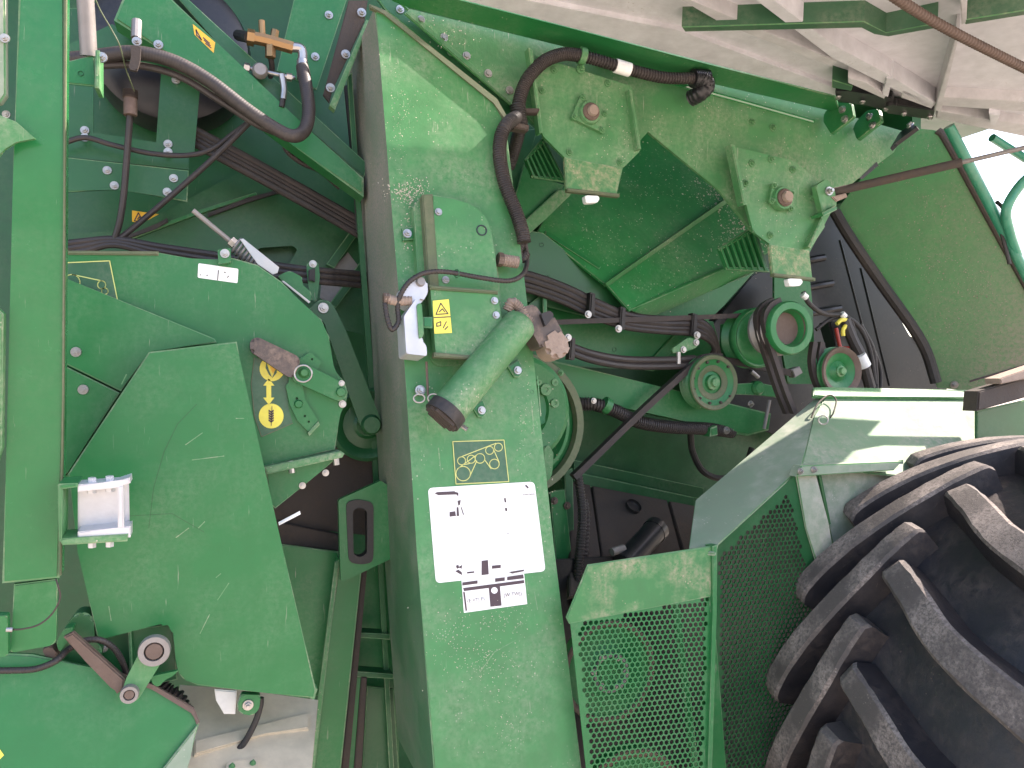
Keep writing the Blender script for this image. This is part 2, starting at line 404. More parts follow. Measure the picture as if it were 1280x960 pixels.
# lower sheet, sunlight painted into its pale colour
lp = Pl((230, 870, .16), (390, 870, .16), (300, 960, -.02))
plate('lower_sheet', [(225, 855), (300, 862), (398, 874), (388, 985), (225, 985)], lp, .01, M['sheet_sun_tint'], body)
plate('lower_sheet_fold', [(243, 925), (386, 890), (386, 910), (330, 916), (243, 943)], lp.off(.008), .014, M['sheet_sun_tint'], body)
plate('lower_plate', rnd([(283, 951), (322, 947), (324, 985), (283, 985)], 4), lp.off(.01), .008, M['sheet_sun_tint'], body)
bolts(body, lp.off(.011), [(290, 958), (316, 954)], 4, 'g')
# wall right of the elevator column
plate('trough_wall', [(640, 150), (656, 150), (682, 172), (700, 240), (680, 300), (640, 330)], .50, .01, M['green_clean_shaded'], body)
plate('trough_wall', [(640, 285), (679, 291), (759, 354), (802, 398), (790, 410), (640, 372)], .44, .01, M['green_clean_shaded'], body)
plate('lower_trough_wall', [(640, 355), (750, 385), (892, 402), (900, 430), (880, 448), (803, 462), (640, 455)], .50, .012, M['green'], body)
plate('diagonal_brace', [(803, 462), (868, 392), (880, 396), (818, 464)], .485, .012, M['green'], body)
tA = Pl((680, 293, .46), (759, 355, .40), (905, 245, .62))
plate('trough_side', [(672, 288), (700, 240), (712, 222), (800, 155), (820, 158), (916, 246), (759, 357)], tA, .01, M['green_chaff'], body)
tB = Pl((759, 357, .40), (787, 388, .36), (940, 310, .52))
plate('trough_side', [(760, 357), (913, 248), (965, 296), (960, 316), (787, 388)], tB, .01, M['green_chaff'], body)
tC = Pl((787, 388, .36), (815, 397, .44), (935, 336, .50))
plate('trough_fold', [(787, 388), (912, 334), (945, 340), (812, 398)], tC, .01, M['green_chaff'], body)
plate('trough_side', [(806, 398), (943, 340), (905, 382), (885, 402)], .50, .01, M['green'], body)
prism3('trough_fin', [V(757, 354, tA.off(.022)), V(914, 244, tA.off(.022)), V(916, 249, tA.off(.0)), V(759, 358, tA.off(.0))], Vector((0, .02, 0)), M['green_dusty'], body, bevel=0)
plate('trough_side', [(640, 165), (673, 160), (660, 200), (636, 262)], .47, .01, M['green_dark'], body)
plate('trough_side', [(655, 205), (664, 220), (706, 231), (700, 240), (660, 278), (640, 262)], .45, .01, M['green'], body)
plate('trough_fold', [(698, 237), (718, 239), (680, 276), (662, 292), (656, 276)], .43, .01, M['green_dusty'], body)
plate('edge_bead', [(682, 288), (690, 292), (752, 333), (749, 336), (690, 297), (682, 294)], tA.off(.006), .006, M['green'], body)
# middle right frame rail and deep bay
plate('frame_rail', [(690, 450), (812, 480), (965, 517), (962, 538), (935, 545), (832, 521), (735, 500), (690, 492)], .40, .07, M['green'], body, bevel=.006)
plate('bay_wall', [(690, 490), (1010, 535), (1010, 660), (870, 640), (700, 600)], .75, .01, M['green_dark'], body)
plate('bay_ledge', [(718, 575), (880, 610), (880, 625), (718, 590)], .66, .03, M['green_dark'], body)
plate('bay_ledge', [(718, 590), (868, 622), (868, 640), (718, 604)], .62, .02, M['green_dark'], body)
fl = Pl((722, 602, .62), (868, 630, .62), (720, 735, .30))
plate('floor_board', [(714, 601), (738, 606), (756, 730), (712, 745)], fl, .02, M['dirt'], body)
plate('floor_board', [(741, 607), (834, 625), (858, 715), (758, 730)], fl, .02, M['dirt'], body)
plate('floor_board', [(837, 626), (880, 634), (900, 700), (862, 714)], fl, .02, M['dirt'], body)
lathe('rubber_plug', [(0, -4), (7, -4), (10, 0), (10, 4)], 791, 634, fl.off(.004), M['rubber'], body, axis=fl.n)
plate('side_upright', [(688, 615), (706, 612), (722, 760), (700, 760)], .40, .02, M['green'], body)
plate('side_upright', [(706, 590), (716, 585), (720, 760), (710, 760)], .46, .02, M['green_dark'], body)
bolts(body, .395, [(693, 626), (709, 632)], 5, 'd')
# closing wall behind pulleys at the far right
plate('engine_wall', [(870, 400), (990, 350), (1180, 440), (1190, 560), (1010, 620), (870, 560)], .90, .01, M['plastic'], body)

# ================================================================== elevator column
CP = Pl((472, 30, .10), (727, 960, -.12), (542, 960, -.12))
ext = V(465, 450, .385) - V(505, 445, CP)
colm = T('elevator_column', 'tall dusty light green box column standing in the middle with white label on it', 'elevator column', 620, 1010, CP)
plate('housing', [(468, 9), (480, 14), (620, 126), (632, 148), (655, 345), (666, 440), (692, 680), (735, 1020), (547, 1020), (521, 690), (505, 445), (487, 230), (473, 50)], CP, .3, M['green_column'], colm, bevel=.004, ext=ext)
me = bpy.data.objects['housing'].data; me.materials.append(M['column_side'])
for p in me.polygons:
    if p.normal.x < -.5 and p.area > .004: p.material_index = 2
plate('top_lip', [(462, 4), (482, 12), (622, 123), (635, 146), (631, 150), (618, 128), (480, 16), (463, 9)], CP.off(.008), .012, M['olive'], colm)
plate('side_flange', [(434, 95), (440, 90), (449, 225), (466, 450), (478, 690), (494, 985), (488, 985), (472, 690), (459, 450), (443, 225)], .37, .012, M['green_clean_shaded'], colm)
mk_ = colm
# dark green belt diagram decal
dec = plate('belt_diagram_label', rnd([(566, 552), (630, 550), (636, 602), (570, 605)], 3), CP.off(.0012), .001, M['decal'], colm, bevel=0)
cs = [(577, 576, 5), (589, 574, 5), (600, 573, 6), (579, 592, 9), (612, 563, 5), (623, 559, 5), (618, 580, 6)]
lines(dec, [circ(*c) for c in cs] + [[(574, 572), (620, 554)], [(579, 581), (589, 579)], [(587, 596), (596, 576)], [(572, 586), (598, 567)], [(606, 575), (614, 586)], [(617, 562), (624, 578)]]
      + [[(566, 552), (630, 550), (636, 602), (570, 605), (566, 552)]], CP.off(.0012), M['line'], 1.0, h=.0006)
# big white label
W = CP.off(.0012)
lab = plate('white_label', rnd([(535, 610), (668, 602), (682, 714), (545, 729)], 6), W, .001, M['white'], colm, bevel=0)
L0 = CP.off(.0013)
def lm(pts, mat='ink'): return mark(lab, pts, W, M[mat], h=.0007)
lm([(543, 616.5), (547, 615), (568, 614), (571, 616), (571, 618), (548, 619), (546, 618)])
for p in ([(570, 615), (573, 616), (573, 620), (571, 619)], [(572, 626), (576, 625), (575, 631), (573, 632)], [(562, 640), (569, 639), (570, 645), (562, 646)], [(571, 634), (573, 634), (574, 645), (571, 645)],
          [(576, 634), (577, 634), (580, 643), (579, 644)], [(630, 623), (632, 622), (633, 628), (631, 628)], [(631, 635), (634, 635), (634, 639), (632, 639)], [(656, 607), (658, 606), (661, 609), (660, 611)],
          [(602, 701), (610, 700), (611, 718), (602, 719)], [(615, 707), (626, 706), (626, 710), (615, 711)], [(584, 715), (593, 714), (593, 716), (584, 717)], [(636, 715), (655, 712), (655, 714), (640, 717)],
          [(570, 707), (573, 706), (574, 710), (571, 711)], [(569, 714), (573, 712), (577, 715), (578, 719), (574, 717)], [(573, 709), (578, 706), (577, 711)], [(634, 666), (636, 667), (635, 668)], [(628, 677), (629, 677), (629, 678)]):
    lm(p)
def text_mesh(s):
    c = bpy.data.curves.new('t', 'FONT'); c.body = s; c.align_x = 'CENTER'; o = bpy.data.objects.new('t', c); COL.objects.link(o)
    me = bpy.data.meshes.new_from_object(o); bpy.data.objects.remove(o); return me
def text(parent, s, px, py, Y, hpx, mat, dirpx=(1, 0), h=.0008):
    p = pl(Y); me = text_mesh(s); c = p.at(px, py) + p.n * h; x = (p.at(px + dirpx[0] * 10, py + dirpx[1] * 10) - p.at(px, py)).normalized(); y = p.n.cross(x); k = hpx * mpp(px, py, Y) / .7
    for v in me.vertices: v.co = c + (x * v.co.x + y * v.co.y) * k - ORG[parent]
    me.name = 'lettering'; return link('lettering', me, mat, parent)
text(lab, 'JOHN DEERE', 661, 619, W, 2.0, M['ink'], (133, -8))
lab2 = plate('black_white_label', [(577, 726), (655, 716), (659, 755), (580, 766)], W, .001, M['white'], colm, bevel=0)
def l2(pts, mat='ink'): return mark(lab2, pts, W, M[mat], h=.0007)
l2([(578, 728), (597, 725.5), (597, 729.5), (578, 732)]); l2([(619, 723), (631, 721.5), (631, 726), (619, 727.5)]); l2([(634, 721), (654, 718), (655, 723), (634, 725.5)])
l2([(579, 735), (655, 725), (655.5, 729), (625, 733), (627, 757), (613, 758.5), (611, 735), (580, 739)])
mark(lab2, circ(618, 738, 4)[:-1], W, M['white'], h=.0014)
text(lab2, '(E <TJ F)', 595, 752, W, 4.5, M['ink'], (78, -10)); text(lab2, '(W TWJ)', 641, 745, W, 4.5, M['ink'], (78, -10))
l2([(579, 740), (581, 740), (584, 763), (582, 764)])
text(colm, 'WR7', 497, 640, .0, 1, M['line']) if False else None

# ================================================================== sensor housing on the column
sens = T('sensor_housing', 'green metal sensor housing with yellow warning label bolted high on the box column', 'sensor housing', 580, 450, CP)
plate('base_plate', rnd([(530, 244), (600, 258), (622, 330), (630, 405), (600, 452), (545, 459), (534, 440), (525, 300)], {4: 6, 5: 12, 6: 8}), CP.off(.010), .010, M['green_dusty'], sens)
plate('cover', rnd([(540, 243), (566, 247), (592, 257), (608, 272), (615, 290), (619, 320), (626, 376), (540, 368)], {2: 8, 3: 8}), CP.off(.052), .042, M['green_column'], sens, bevel=.003)
plate('edge_strip', [(528, 243), (541, 242), (549, 358), (536, 360)], CP.off(.056), .05, M['olive'], sens)
plate('side_wall', [(517, 258), (528, 244), (537, 362), (524, 364)], CP.off(.030), .03, M['green_dusty'], sens)
lathe('port', [(0, 6), (5.5, 6), (5.5, -1), (7, -1), (7, 3)], 602, 288, CP.off(.052), M['plastic'], sens, axis=-CP.n)
door = plate('access_door', rnd([(538, 360), (622, 367), (628, 402), (591, 447), (545, 444)], 2), CP.off(.072), .03, M['green_dusty'], sens, bevel=.004)
plate('door_rim', [(537, 356), (623, 363), (623, 367), (538, 361)], CP.off(.080), .02, M['olive'], door)
plate('door_rim', [(543, 440), (589, 444), (592, 449), (543, 446)], CP.off(.080), .02, M['olive'], door)
ws = plate('warning_label', [(541, 376), (561, 374), (565, 416), (543, 417)], CP.off(.0735), .001, M['yellow'], sens, bevel=0)
lines(ws, [[(551, 379), (545, 393), (560, 392), (551, 379)], [(549, 390), (553, 386), (556, 390)], [(542.5, 397), (563, 396)], [(546, 404), (551, 402), (551, 407), (546, 408), (546, 404)], [(554, 410), (558, 402)], [(556, 412), (560, 408)]], CP.off(.0735), M['ink'], 1.3, h=.0006)
plate('hinge_tab', [(503, 285), (524, 282), (525, 299), (504, 300)], CP.off(.012), .012, M['green'], sens)
bolts(sens, CP.off(.053), [(548, 265), (557, 350)], 5, 'f'); bolts(sens, CP.off(.073), [(618, 376), (620, 394)], 5, 'f'); bolt(sens, 509, 292, CP.off(.013), 6)
# cast actuator
act = T('actuator', 'small cast silver grey actuator clamped to the left side of the sensor housing', 'actuator', 520, 445, CP.off(.03))
plate('body', rnd([(505, 395), (521, 372), (526, 385), (527, 425), (533, 432), (534, 445), (508, 442)], 3), CP.off(.085), .07, M['zinc'], act, bevel=.006)
plate('gear_head', rnd([(503, 358), (521, 347), (534, 350), (535, 366), (528, 378), (512, 382), (504, 374)], 4), CP.off(.075), .06, M['zinc'], act, bevel=.008)
lathe('cap', [(0, -3), (5, -3), (6, 2), (6, 6)], 526, 352, CP.off(.08), M['steel_dull'], act, axis=-CP.n)
plate('slotted_tab', rnd([(521, 380), (527, 378), (530, 420), (524, 424)], 3), CP.off(.09), .004, M['green_dusty'], act)
plate('bracket_arm', [(529, 396), (541, 396), (541, 410), (529, 409)], CP.off(.08), .01, M['green'], act)
tube('stem', [(533, 452, CP.off(.04)), (535, 495, CP.off(.03))], 1.6, M['rust'], act)
con = T('cable_connector', 'dusty brown plug connector sticking out left of the silver actuator', 'connector', 495, 380, CP.off(.06))
tube('shell', [(481, 373, CP.off(.07)), (487, 374, CP.off(.07)), (494, 376, CP.off(.07)), (514, 376, CP.off(.07))], 6.5, M['mud'], con, corr=.12, pitch=.02)
tube('nut', [(479, 373, CP.off(.07)), (486, 373, CP.off(.07))], 7, M['rust'], con, sides=6)
con2 = T('cable_connector', 'dusty brown plug connector sticking out right of the sensor housing', 'connector', 640, 326, CP.off(.03))
tube('shell', [(623, 324, CP.off(.035)), (634, 326, CP.off(.035)), (647, 328, CP.off(.035))], 8, M['mud'], con2, corr=.12, pitch=.025)
tube('nut', [(622, 324, CP.off(.035)), (628, 325, CP.off(.035))], 9, M['rust'], con2, sides=6)

# ================================================================== green delivery pipe
pp = CP.off(.075)
a, b = V(650, 405, pp), V(560, 513, CP.off(.085)); axd = (b - a).normalized(); pr = 22 * mpp(600, 460, pp)
pipe = T('delivery_pipe', 'short dusty green pipe fixed diagonally across the column with a black louvred mouth', 'pipe', 560, 515, CP.off(.05))
bm = bmesh.new(); sweep(bm, [a - axd * .016, a - axd * .012, a - axd * .004, a + axd * .004, b], lambda i: (pr * .35, pr * .75, pr * .95, pr, pr * 1.05)[i], 28)
mk('tube', bm, M['green_dusty'], pipe, smooth=True)
bm = bmesh.new(); sweep(bm, [b - axd * .004, b + axd * .022], pr * 1.12, 24); mouth = mk('rubber_mouth', bm, M['rubber'], pipe, smooth=True)
for i in range(5):
    c = b + axd * .024; s = axd.cross(CP.n).normalized(); o = (i - 2) * pr * .38; hw = math.sqrt(max(.01, 1 - (o / pr) ** 2)) * pr
    boxat('slat', c + CP.n * o, axd * .004, s * hw, CP.n * pr * .10, M['dirt'], mouth, bevel=.001)
for x, y in ((647, 463), (602, 513)):
    plate('foot', [(x - 12, y - 5), (x + 2, y - 14), (x + 8, y + 2), (x + 2, y + 9), (x - 4, y + 8)], CP.off(.01), .01, M['green'], pipe)
    bolt(pipe, x, y, CP.off(.011), 5.5, 'f')
bolt(pipe, 525, 488, CP.off(.012), 7); tube('stud', [(573, 529, CP.off(.06)), (584, 537, CP.off(.07))], 3, M['steel'], pipe)
ringloop('split_ring', 524, 498, CP.off(.06), 7, 1.1, M['steel'], None, (1, .75), label='steel split ring hanging left above the black mouth of the green pipe', cat='ring', group='rings at the pipe mouth')
ringloop('split_ring', 542, 498, CP.off(.075), 7, 1.1, M['steel'], None, (1, .8), label='steel split ring lying on the lower end of the green pipe', cat='ring', group='rings at the pipe mouth')

# position sensor right of column
ps = T('position_sensor', 'dark grey plastic sensor caked with brown dust right of the green pipe', 'sensor', 690, 440, CP.off(.02))
plate('body', rnd([(648, 385), (668, 380), (680, 396), (692, 394), (705, 418), (690, 432), (676, 434), (662, 410), (650, 400)], 3), CP.off(.07), .06, M['grip'], ps, bevel=.006)
plate('mud_crust', rnd([(680, 422), (698, 410), (714, 430), (708, 446), (694, 448), (684, 440)], 5), CP.off(.075), .06, M['mud'], ps, bevel=.01)
plate('lug', rnd([(676, 392), (688, 388), (693, 394), (682, 408)], 2), CP.off(.082), .02, M['rubber'], ps)
tube('cable_boot', [(634, 388, CP.off(.06)), (640, 378, CP.off(.065)), (650, 386, CP.off(.06)), (656, 396, CP.off(.065)), (662, 402, CP.off(.06))], 7, M['mud'], ps, corr=.2)

# scratches through the paint of the column
lines(colm, [[(655, 690), (668, 705)], [(600, 840), (618, 815), (645, 800)], [(668, 740), (672, 762)], [(664, 500), (668, 545)], [(672, 470), (676, 520)], [(548, 560), (551, 590)], [(640, 790), (652, 778)]], CP, M['edge'], 1.3, 'scratch', h=.0004)
# ================================================================== left post
PP = Pl((50, 0, -.265), (50, 720, -.18), (80, 0, -.265))
post = T('side_post', 'wide glossy green vertical post at the left edge reflecting blue sky at its top', 'post', 40, 815, PP)
plate('face', [(24, -40), (81, -40), (79, 240), (77.5, 500), (74, 723), (2, 730), (7, 600), (11, 440), (16, 230)], PP, .05, M['green_gloss'], post, bevel=.004)
plate('edge_lip', [(80, -40), (83, -40), (81, 240), (79.5, 500), (76, 720), (74, 720), (77.5, 500), (79, 240)], PP.off(.004), .012, M['olive'], post)
plate('lower_flap', rnd([(17, 731), (72, 724), (70, 806), (13, 816)], {2: 8, 3: 3}), PP.off(-.012), .01, M['green'], post)
plate('gusset', rnd([(-10, 140), (20, 152), (44, 173), (20, 177), (5, 186), (-10, 205)], {2: 2}), PP.off(.03), .012, M['green_dusty'], post)
plate('left_flange', [(-10, 380), (4, 392), (2, 560), (-10, 600)], PP.off(.02), .02, M['green_dusty'], post)
plate('upper_panel', [(-12, -30), (6, -30), (7, 118), (0, 128), (-12, 130)], PP.off(.01), .02, M['green_fender'], post)
plate('corner_channel', rnd([(-12, 770), (9, 770), (10, 820), (-12, 824)], 3), PP.off(.01), .02, M['green'], post)
bolt(post, 6, 48, PP.off(.012), 6); bolt(post, 8, 143, PP.off(-.03), 5); bolt(post, 2, 772, PP.off(.0), 5)
# clamp bracket on the post
BK = PP.off(.03)
brk = T('clamp_bracket', 'green U bracket with a shiny zinc plate bolted into it on the left post', 'bracket', 115, 682, BK)
plate('zinc_plate', [(97, 612), (161, 600), (162, 664), (97, 672)], BK.off(-.02), .004, M['zinc'], brk)
plate('zinc_flange', [(97, 606), (147, 602), (162, 597), (163, 604), (146, 610), (97, 615)], BK.off(.02), .04, M['zinc'], brk, bevel=.002)
plate('zinc_flange', [(97, 665), (143, 660), (163, 658), (163, 672), (97, 674)], BK.off(.02), .04, M['zinc'], brk, bevel=.002)
plate('zinc_rib', [(147, 608), (154, 606), (155, 660), (147, 662)], BK.off(.022), .01, M['zinc'], brk)
plate('bracket_top', [(73, 605), (97, 604), (97, 609), (76, 612)], BK.off(.025), .06, M['green'], brk)
plate('bracket_side', [(72, 606), (78, 606), (77, 678), (73, 676)], BK.off(.025), .06, M['green_dusty'], brk)
plate('bracket_base', [(73, 674), (97, 672), (160, 668), (159, 677), (78, 682)], BK.off(.025), .06, M['green_dusty'], brk)
for x, y, s in ((115, 601, 1), (137, 599, 1), (115, 680, -1), (137, 679, -1)):
    c = V(x, y, BK.off(.0)); tube('bolt', [(x, y - 4, BK), (x, y + 4, BK)], 5, M['zinc'], brk, sides=6, smooth=False)
for x, y in ((115, 613), (138, 611), (115, 663), (137, 660)): tube('nut', [(x, y - 3, BK.off(-.005)), (x, y + 3, BK.off(-.005))], 6, M['zinc'], brk, sides=6, smooth=False)

# ================================================================== rotary guard and shields on the left
GP = yp(.10)
guard = T('drum_guard', 'large rounded green drum guard plate with yellow crop symbols left of the column', 'guard plate', 250, 590, GP)
plate('plate', [(70, 315), (195, 315), (240, 323), (268, 326), (290, 322), (322, 331), (352, 352), (385, 387), (402, 399), (406, 410), (412, 421), (412, 437), (417, 457), (419, 466), (431, 477), (435, 490), (432, 507), (424, 517), (419, 562), (330, 582), (70, 600)], GP, .03, M['green'], guard, bevel=.003)
plate('top_edge', [(80, 313), (198, 314), (198, 319), (80, 318)], GP.off(.006), .01, M['olive'], guard)
d1 = plate('belt_diagram_label', [(70, 329), (137, 326), (147, 376), (100, 372), (70, 360)], GP.off(.0012), .001, M['decal'], guard, bevel=0)
lines(d1, [circ(90, 353, 10), circ(127, 356, 5), circ(131, 364, 4), [(90, 343), (127, 351)], [(70, 329), (137, 326), (147, 376)]], GP.off(.0012), M['line'], 1.2, h=.0006)
w1 = plate('white_label', rnd([(248, 329), (298, 336), (297, 354), (247, 347)], 2), GP.off(.0012), .001, M['white'], guard, bevel=0)
lines(w1, [[(273, 338), (272, 350)], [(258, 344), (260, 344)], [(250, 343), (251, 344)], [(280, 340), (282, 341)], [(286, 345), (284, 347)]], GP.off(.0012), M['dirt'], 1, h=.0006)
d2 = plate('crop_setting_label', [(318, 447), (345, 452), (362, 470), (358, 490), (361, 512), (366, 529), (327, 546), (318, 520), (314, 480)], GP.off(.0012), .001, M['decal'], guard, bevel=0)
lines(d2, [[(318, 447), (314, 480), (318, 520), (327, 546), (366, 529)]], GP.off(.0012), M['olive'], 1, h=.0006)
for cx, cy in ((340, 461), (339, 520)): mark(d2, circ(cx, cy, 15.5, 32)[:-1], GP.off(.0012), M['yellow'], 'yellow_disc', h=.0006)
mark(d2, [(336, 473), (343, 482), (339, 482), (339, 497), (343, 497), (336, 506), (329, 497), (333, 497), (333, 482), (329, 482)], GP.off(.0012), M['yellow'], 'yellow_arrow', h=.0006)
for pts, mt in (([(333, 452), (336, 462), (340, 472), (336, 468), (332, 460)], 'decal'), ([(346, 455), (343, 465), (340, 473), (346, 466)], 'decal'), ([(338, 452), (344, 454), (345, 462), (341, 467), (338, 460)], 'orange')):
    mark(d2, pts, GP.off(.0012), M[mt], 'corn_print', h=.0014)
for i in range(5):
    for s in (-1, 1): mark(d2, [(339, 514 + i * 3), (339 + s * 3, 512 + i * 3), (339 + s * 3.4, 514 + i * 3), (339, 516.5 + i * 3)], GP.off(.0012), M['ink'], 'wheat_print', h=.0014)
lines(d2, [[(340, 508), (339, 532)]], GP.off(.0012), M['ink'], .8, name='wheat_print', h=.0014)
plate('bolt_tab', rnd([(272, 312), (288, 310), (289, 328), (273, 330)], 2), GP.off(.02), .02, M['green'], guard)
bolt(guard, 281, 317, GP.off(.021), 6)
plate('bottom_ledge', [(330, 584), (426, 564), (431, 567), (428, 572), (334, 593)], GP.off(.04), .06, M['green_dusty'], guard)
plate('lower_cheek', [(333, 592), (415, 573), (420, 574), (398, 592), (344, 636), (338, 630)], GP.off(.0), .02, M['green'], guard)
for x, y in ((364, 583), (420, 573)): tube('bolt', [(x - 1, y - 7, GP.off(.03)), (x + 1, y + 8, GP.off(.03))], 4, M['steel'], guard, sides=8)
bolts(guard, GP.off(.001), [(378, 607), (407, 591)], 4.5)
# arc bracket
arc = T('index_bracket', 'curved green index bracket with small holes beside the yellow crop symbols', 'bracket', 385, 535, GP)
arcp = rnd([(375, 448), (388, 440), (402, 452), (396, 464), (380, 470), (378, 482), (382, 500), (398, 526), (386, 540), (372, 526), (362, 505), (357, 482), (361, 478), (361, 466)], 3)
holed('plate', arcp, [px_loop(circ(x, y, r, 10)[:-1], GP.off(.012)) for x, y, r in ((390, 449, 1.5), (371, 498, 1.8), (381, 520, 1.5), (386, 527, 1.5))], GP.off(.012), .012, M['green'], arc)
plate('folded_tip', [(385, 541), (398, 527), (400, 531), (387, 545)], GP.off(.02), .02, M['green_dusty'], arc)
lathe('pin', [(0, -4), (4, -4), (5.5, 0), (5.5, 3)], 373, 505, GP.off(.012), M['green'], arc)
# hand lever
lev = T('hand_lever', 'green hand lever with a worn dark grip pivoting on the drum guard', 'lever', 430, 490, GP)
plate('arm', rnd([(366, 460), (382, 455), (420, 474), (433, 482), (434, 496), (426, 502), (415, 498), (366, 476)], 5), GP.off(.026), .008, M['green'], lev)
plate('grip', rnd([(314, 424), (322, 421), (372, 445), (376, 452), (367, 472), (360, 471), (314, 440), (312, 432)], 5), GP.off(.045), .03, M['grip'], lev, bevel=.008)
lathe('pivot_pin', [(0, -4), (5, -4), (6, 0), (6, 5)], 426, 490, GP.off(.028), M['green'], lev); bolt(lev, 428, 505, GP.off(.005), 5, 'f'); bolt(lev, 427, 479, GP.off(.026), 4, 'f')
lathe('lock_pin', [(0, -6), (4, -6), (6, -2), (7, 2)], 380, 466, GP.off(.028), M['green_dusty'], lev)
ringloop('lock_ring', 379, 467, GP.off(.05), 11, 1.2, M['steel'], lev, (1, .95))
# upper fixed shield pieces
up = T('upper_shield', 'green triangular upper shield sheet with one steel bolt behind the post', 'shield', 150, 490, .05)
plate('sheet', [(70, 343), (80, 347), (268, 423), (271, 428), (190, 438), (184, 441), (151, 489), (70, 449)], .05, .03, M['green'], up)
bolt(up, 95, 440, .049, 6.5)
lo = T('lower_shield', 'small green wedge shaped shield sheet below the seam with one steel bolt', 'shield', 100, 592, .05)
plate('sheet', [(70, 452), (149.5, 491), (85, 590), (80, 596), (70, 596)], .052, .03, M['green'], lo)
bolt(lo, 104, 487, .051, 6.5)
ms = T('swing_shield', 'big flat green swing shield with scratches filling the lower left of the machine', 'shield', 300, 870, -.02)
plate('sheet', rnd([(186, 440), (296, 427), (299, 445), (352, 680), (395, 862), (393, 873), (330, 866), (247, 857), (226, 848), (220, 828), (216, 786), (205, 779), (127, 799), (121, 795), (110, 745), (97, 690), (85, 592)], {8: 6, 9: 6, 10: 5, 11: 4, 12: 3}), -.02, .035, M['green'], ms, bevel=.003)
lines(ms, [[(286, 729), (272, 750)], [(262, 768), (250, 792)], [(232, 556), (253, 541)], [(220, 672), (236, 660)], [(152, 480), (158, 468)], [(295, 523), (305, 523)], [(248, 660), (256, 652)], [(136, 758), (139, 776)], [(240, 575), (280, 570)], [(276, 717), (270, 722)]], -.02, M['edge'], 1.1, 'scratch', h=.0004)
lines(ms, [[(246, 505), (222, 530), (205, 565), (192, 610), (186, 660)], [(160, 645), (215, 642), (255, 665)]], -.02, M['green_dark'], .8, 'rub_mark', h=.0003)
plate('edge_notch', [(391, 858), (397, 862), (393, 875), (388, 874)], -.015, .03, M['green_dusty'], ms)
plate('mounting_tab', rnd([(302, 868), (326, 869), (324, 886), (316, 895), (300, 892), (296, 884)], 4), -.005, .02, M['green'], ms)
bolt(ms, 310, 881, -.006, 7)

# spring tensioner on top of the guard
st = T('spring_tensioner', 'threaded tension rod with coil spring and zinc indicator above the drum guard', 'tensioner', 330, 335, .16)
tube('rod', [(241, 263, .14), (292, 305, .16)], 3.2, M['steel_dull'], st); tube('nut', [(288, 301, .16), (294, 306, .16)], 6.5, M['steel'], st, sides=6, smooth=False)
sa, sb = V(294, 306, .16), V(328, 333, .16); sx = (sb - sa).normalized(); s1 = sx.orthogonal().normalized(); s2 = sx.cross(s1); ru = 10 * mpp(310, 320, .16)
bm = bmesh.new(); sweep(bm, [sa.lerp(sb, i / 128) + (s1 * math.cos(i * 2 * math.pi / 16) + s2 * math.sin(i * 2 * math.pi / 16)) * ru for i in range(129)], .0028, 6); mk('coil_spring', bm, M['steel_dull'], st, smooth=True)
plate('indicator_bar', [(300, 299), (304, 298), (349, 334), (347, 341), (341, 343), (322, 330)], .135, .004, M['steel'], st, bevel=.001)
plate('holder', rnd([(347, 345), (362, 338), (379, 347), (376, 354), (390, 366), (388, 380), (352, 350)], 4), .17, .03, M['green'], st)
plate('thin_plate', [(352, 351), (355, 351), (388, 377), (386, 379)], .15, .01, M['steel'], st)
# idler arm with pulley
ida = T('tension_lever', 'long dark green tension lever with steel pivot bolt leaning towards the column', 'arm', 460, 530, .30)
plate('bar', rnd([(384, 388), (400, 374), (412, 376), (418, 384), (432, 412), (478, 530), (470, 545), (450, 532), (405, 402)], 5), .28, .012, M['green_clean_shaded'], ida)
bolt(ida, 404, 385, .279, 7); lathe('hub', [(0, -6), (10, -6), (13, 0), (13, 8)], 464, 531, .28, M['green_clean_shaded'], ida)
lathe('idler_pulley', [(0, 0), (14, 0), (18, 4), (30, 6), (35, 2), (42, 0), (46, 3), (46, 8), (40, 14), (40, 20), (46, 26), (46, 30), (0, 30)], 460, 531, .36, M['green_clean_shaded'], None, label='dark green idler pulley half hidden behind the column under the tension lever', cat='pulley')
plate('zip_tie', [(348, 653), (375, 639), (376, 643), (349, 657)], .02, .004, M['white'], None, label='white cut zip tie poking out right of the big swing shield', cat='zip tie')
hb = T('hose_clip', 'green rounded hose clip with a bolt holding black hoses left of the column', 'clip', 391, 350, .30)
plate('plate', rnd([(383, 330), (390, 325), (398, 328), (400, 345), (396, 378), (388, 374), (384, 345)], 4), .30, .006, M['green'], hb); bolt(hb, 391, 330, .299, 5); plate('strap', [(386, 337), (394, 335), (394, 352), (386, 350)], .285, .01, M['rubber'], hb)

# slotted handle bracket
sl = T('slotted_bracket', 'green slotted plate with black rubber edging around its long slot beside the column', 'bracket', 450, 728, .24)
so = rnd([(433, 640), (433, 628), (446, 624), (467, 628), (467, 690), (466, 703), (452, 706), (436, 703)], 8); si = rnd([(441, 638), (449, 634), (459, 638), (459, 692), (450, 697), (442, 693)], 5)
holed('plate', [(423, 627), (425, 624), (476, 601), (490, 610), (490, 698), (429, 727), (426, 725)], [px_loop(si, .24)], .24, .02, M['green'], sl)
holed('rubber_edging', so, [px_loop(si, .235)], .235, .03, M['rubber'], sl)

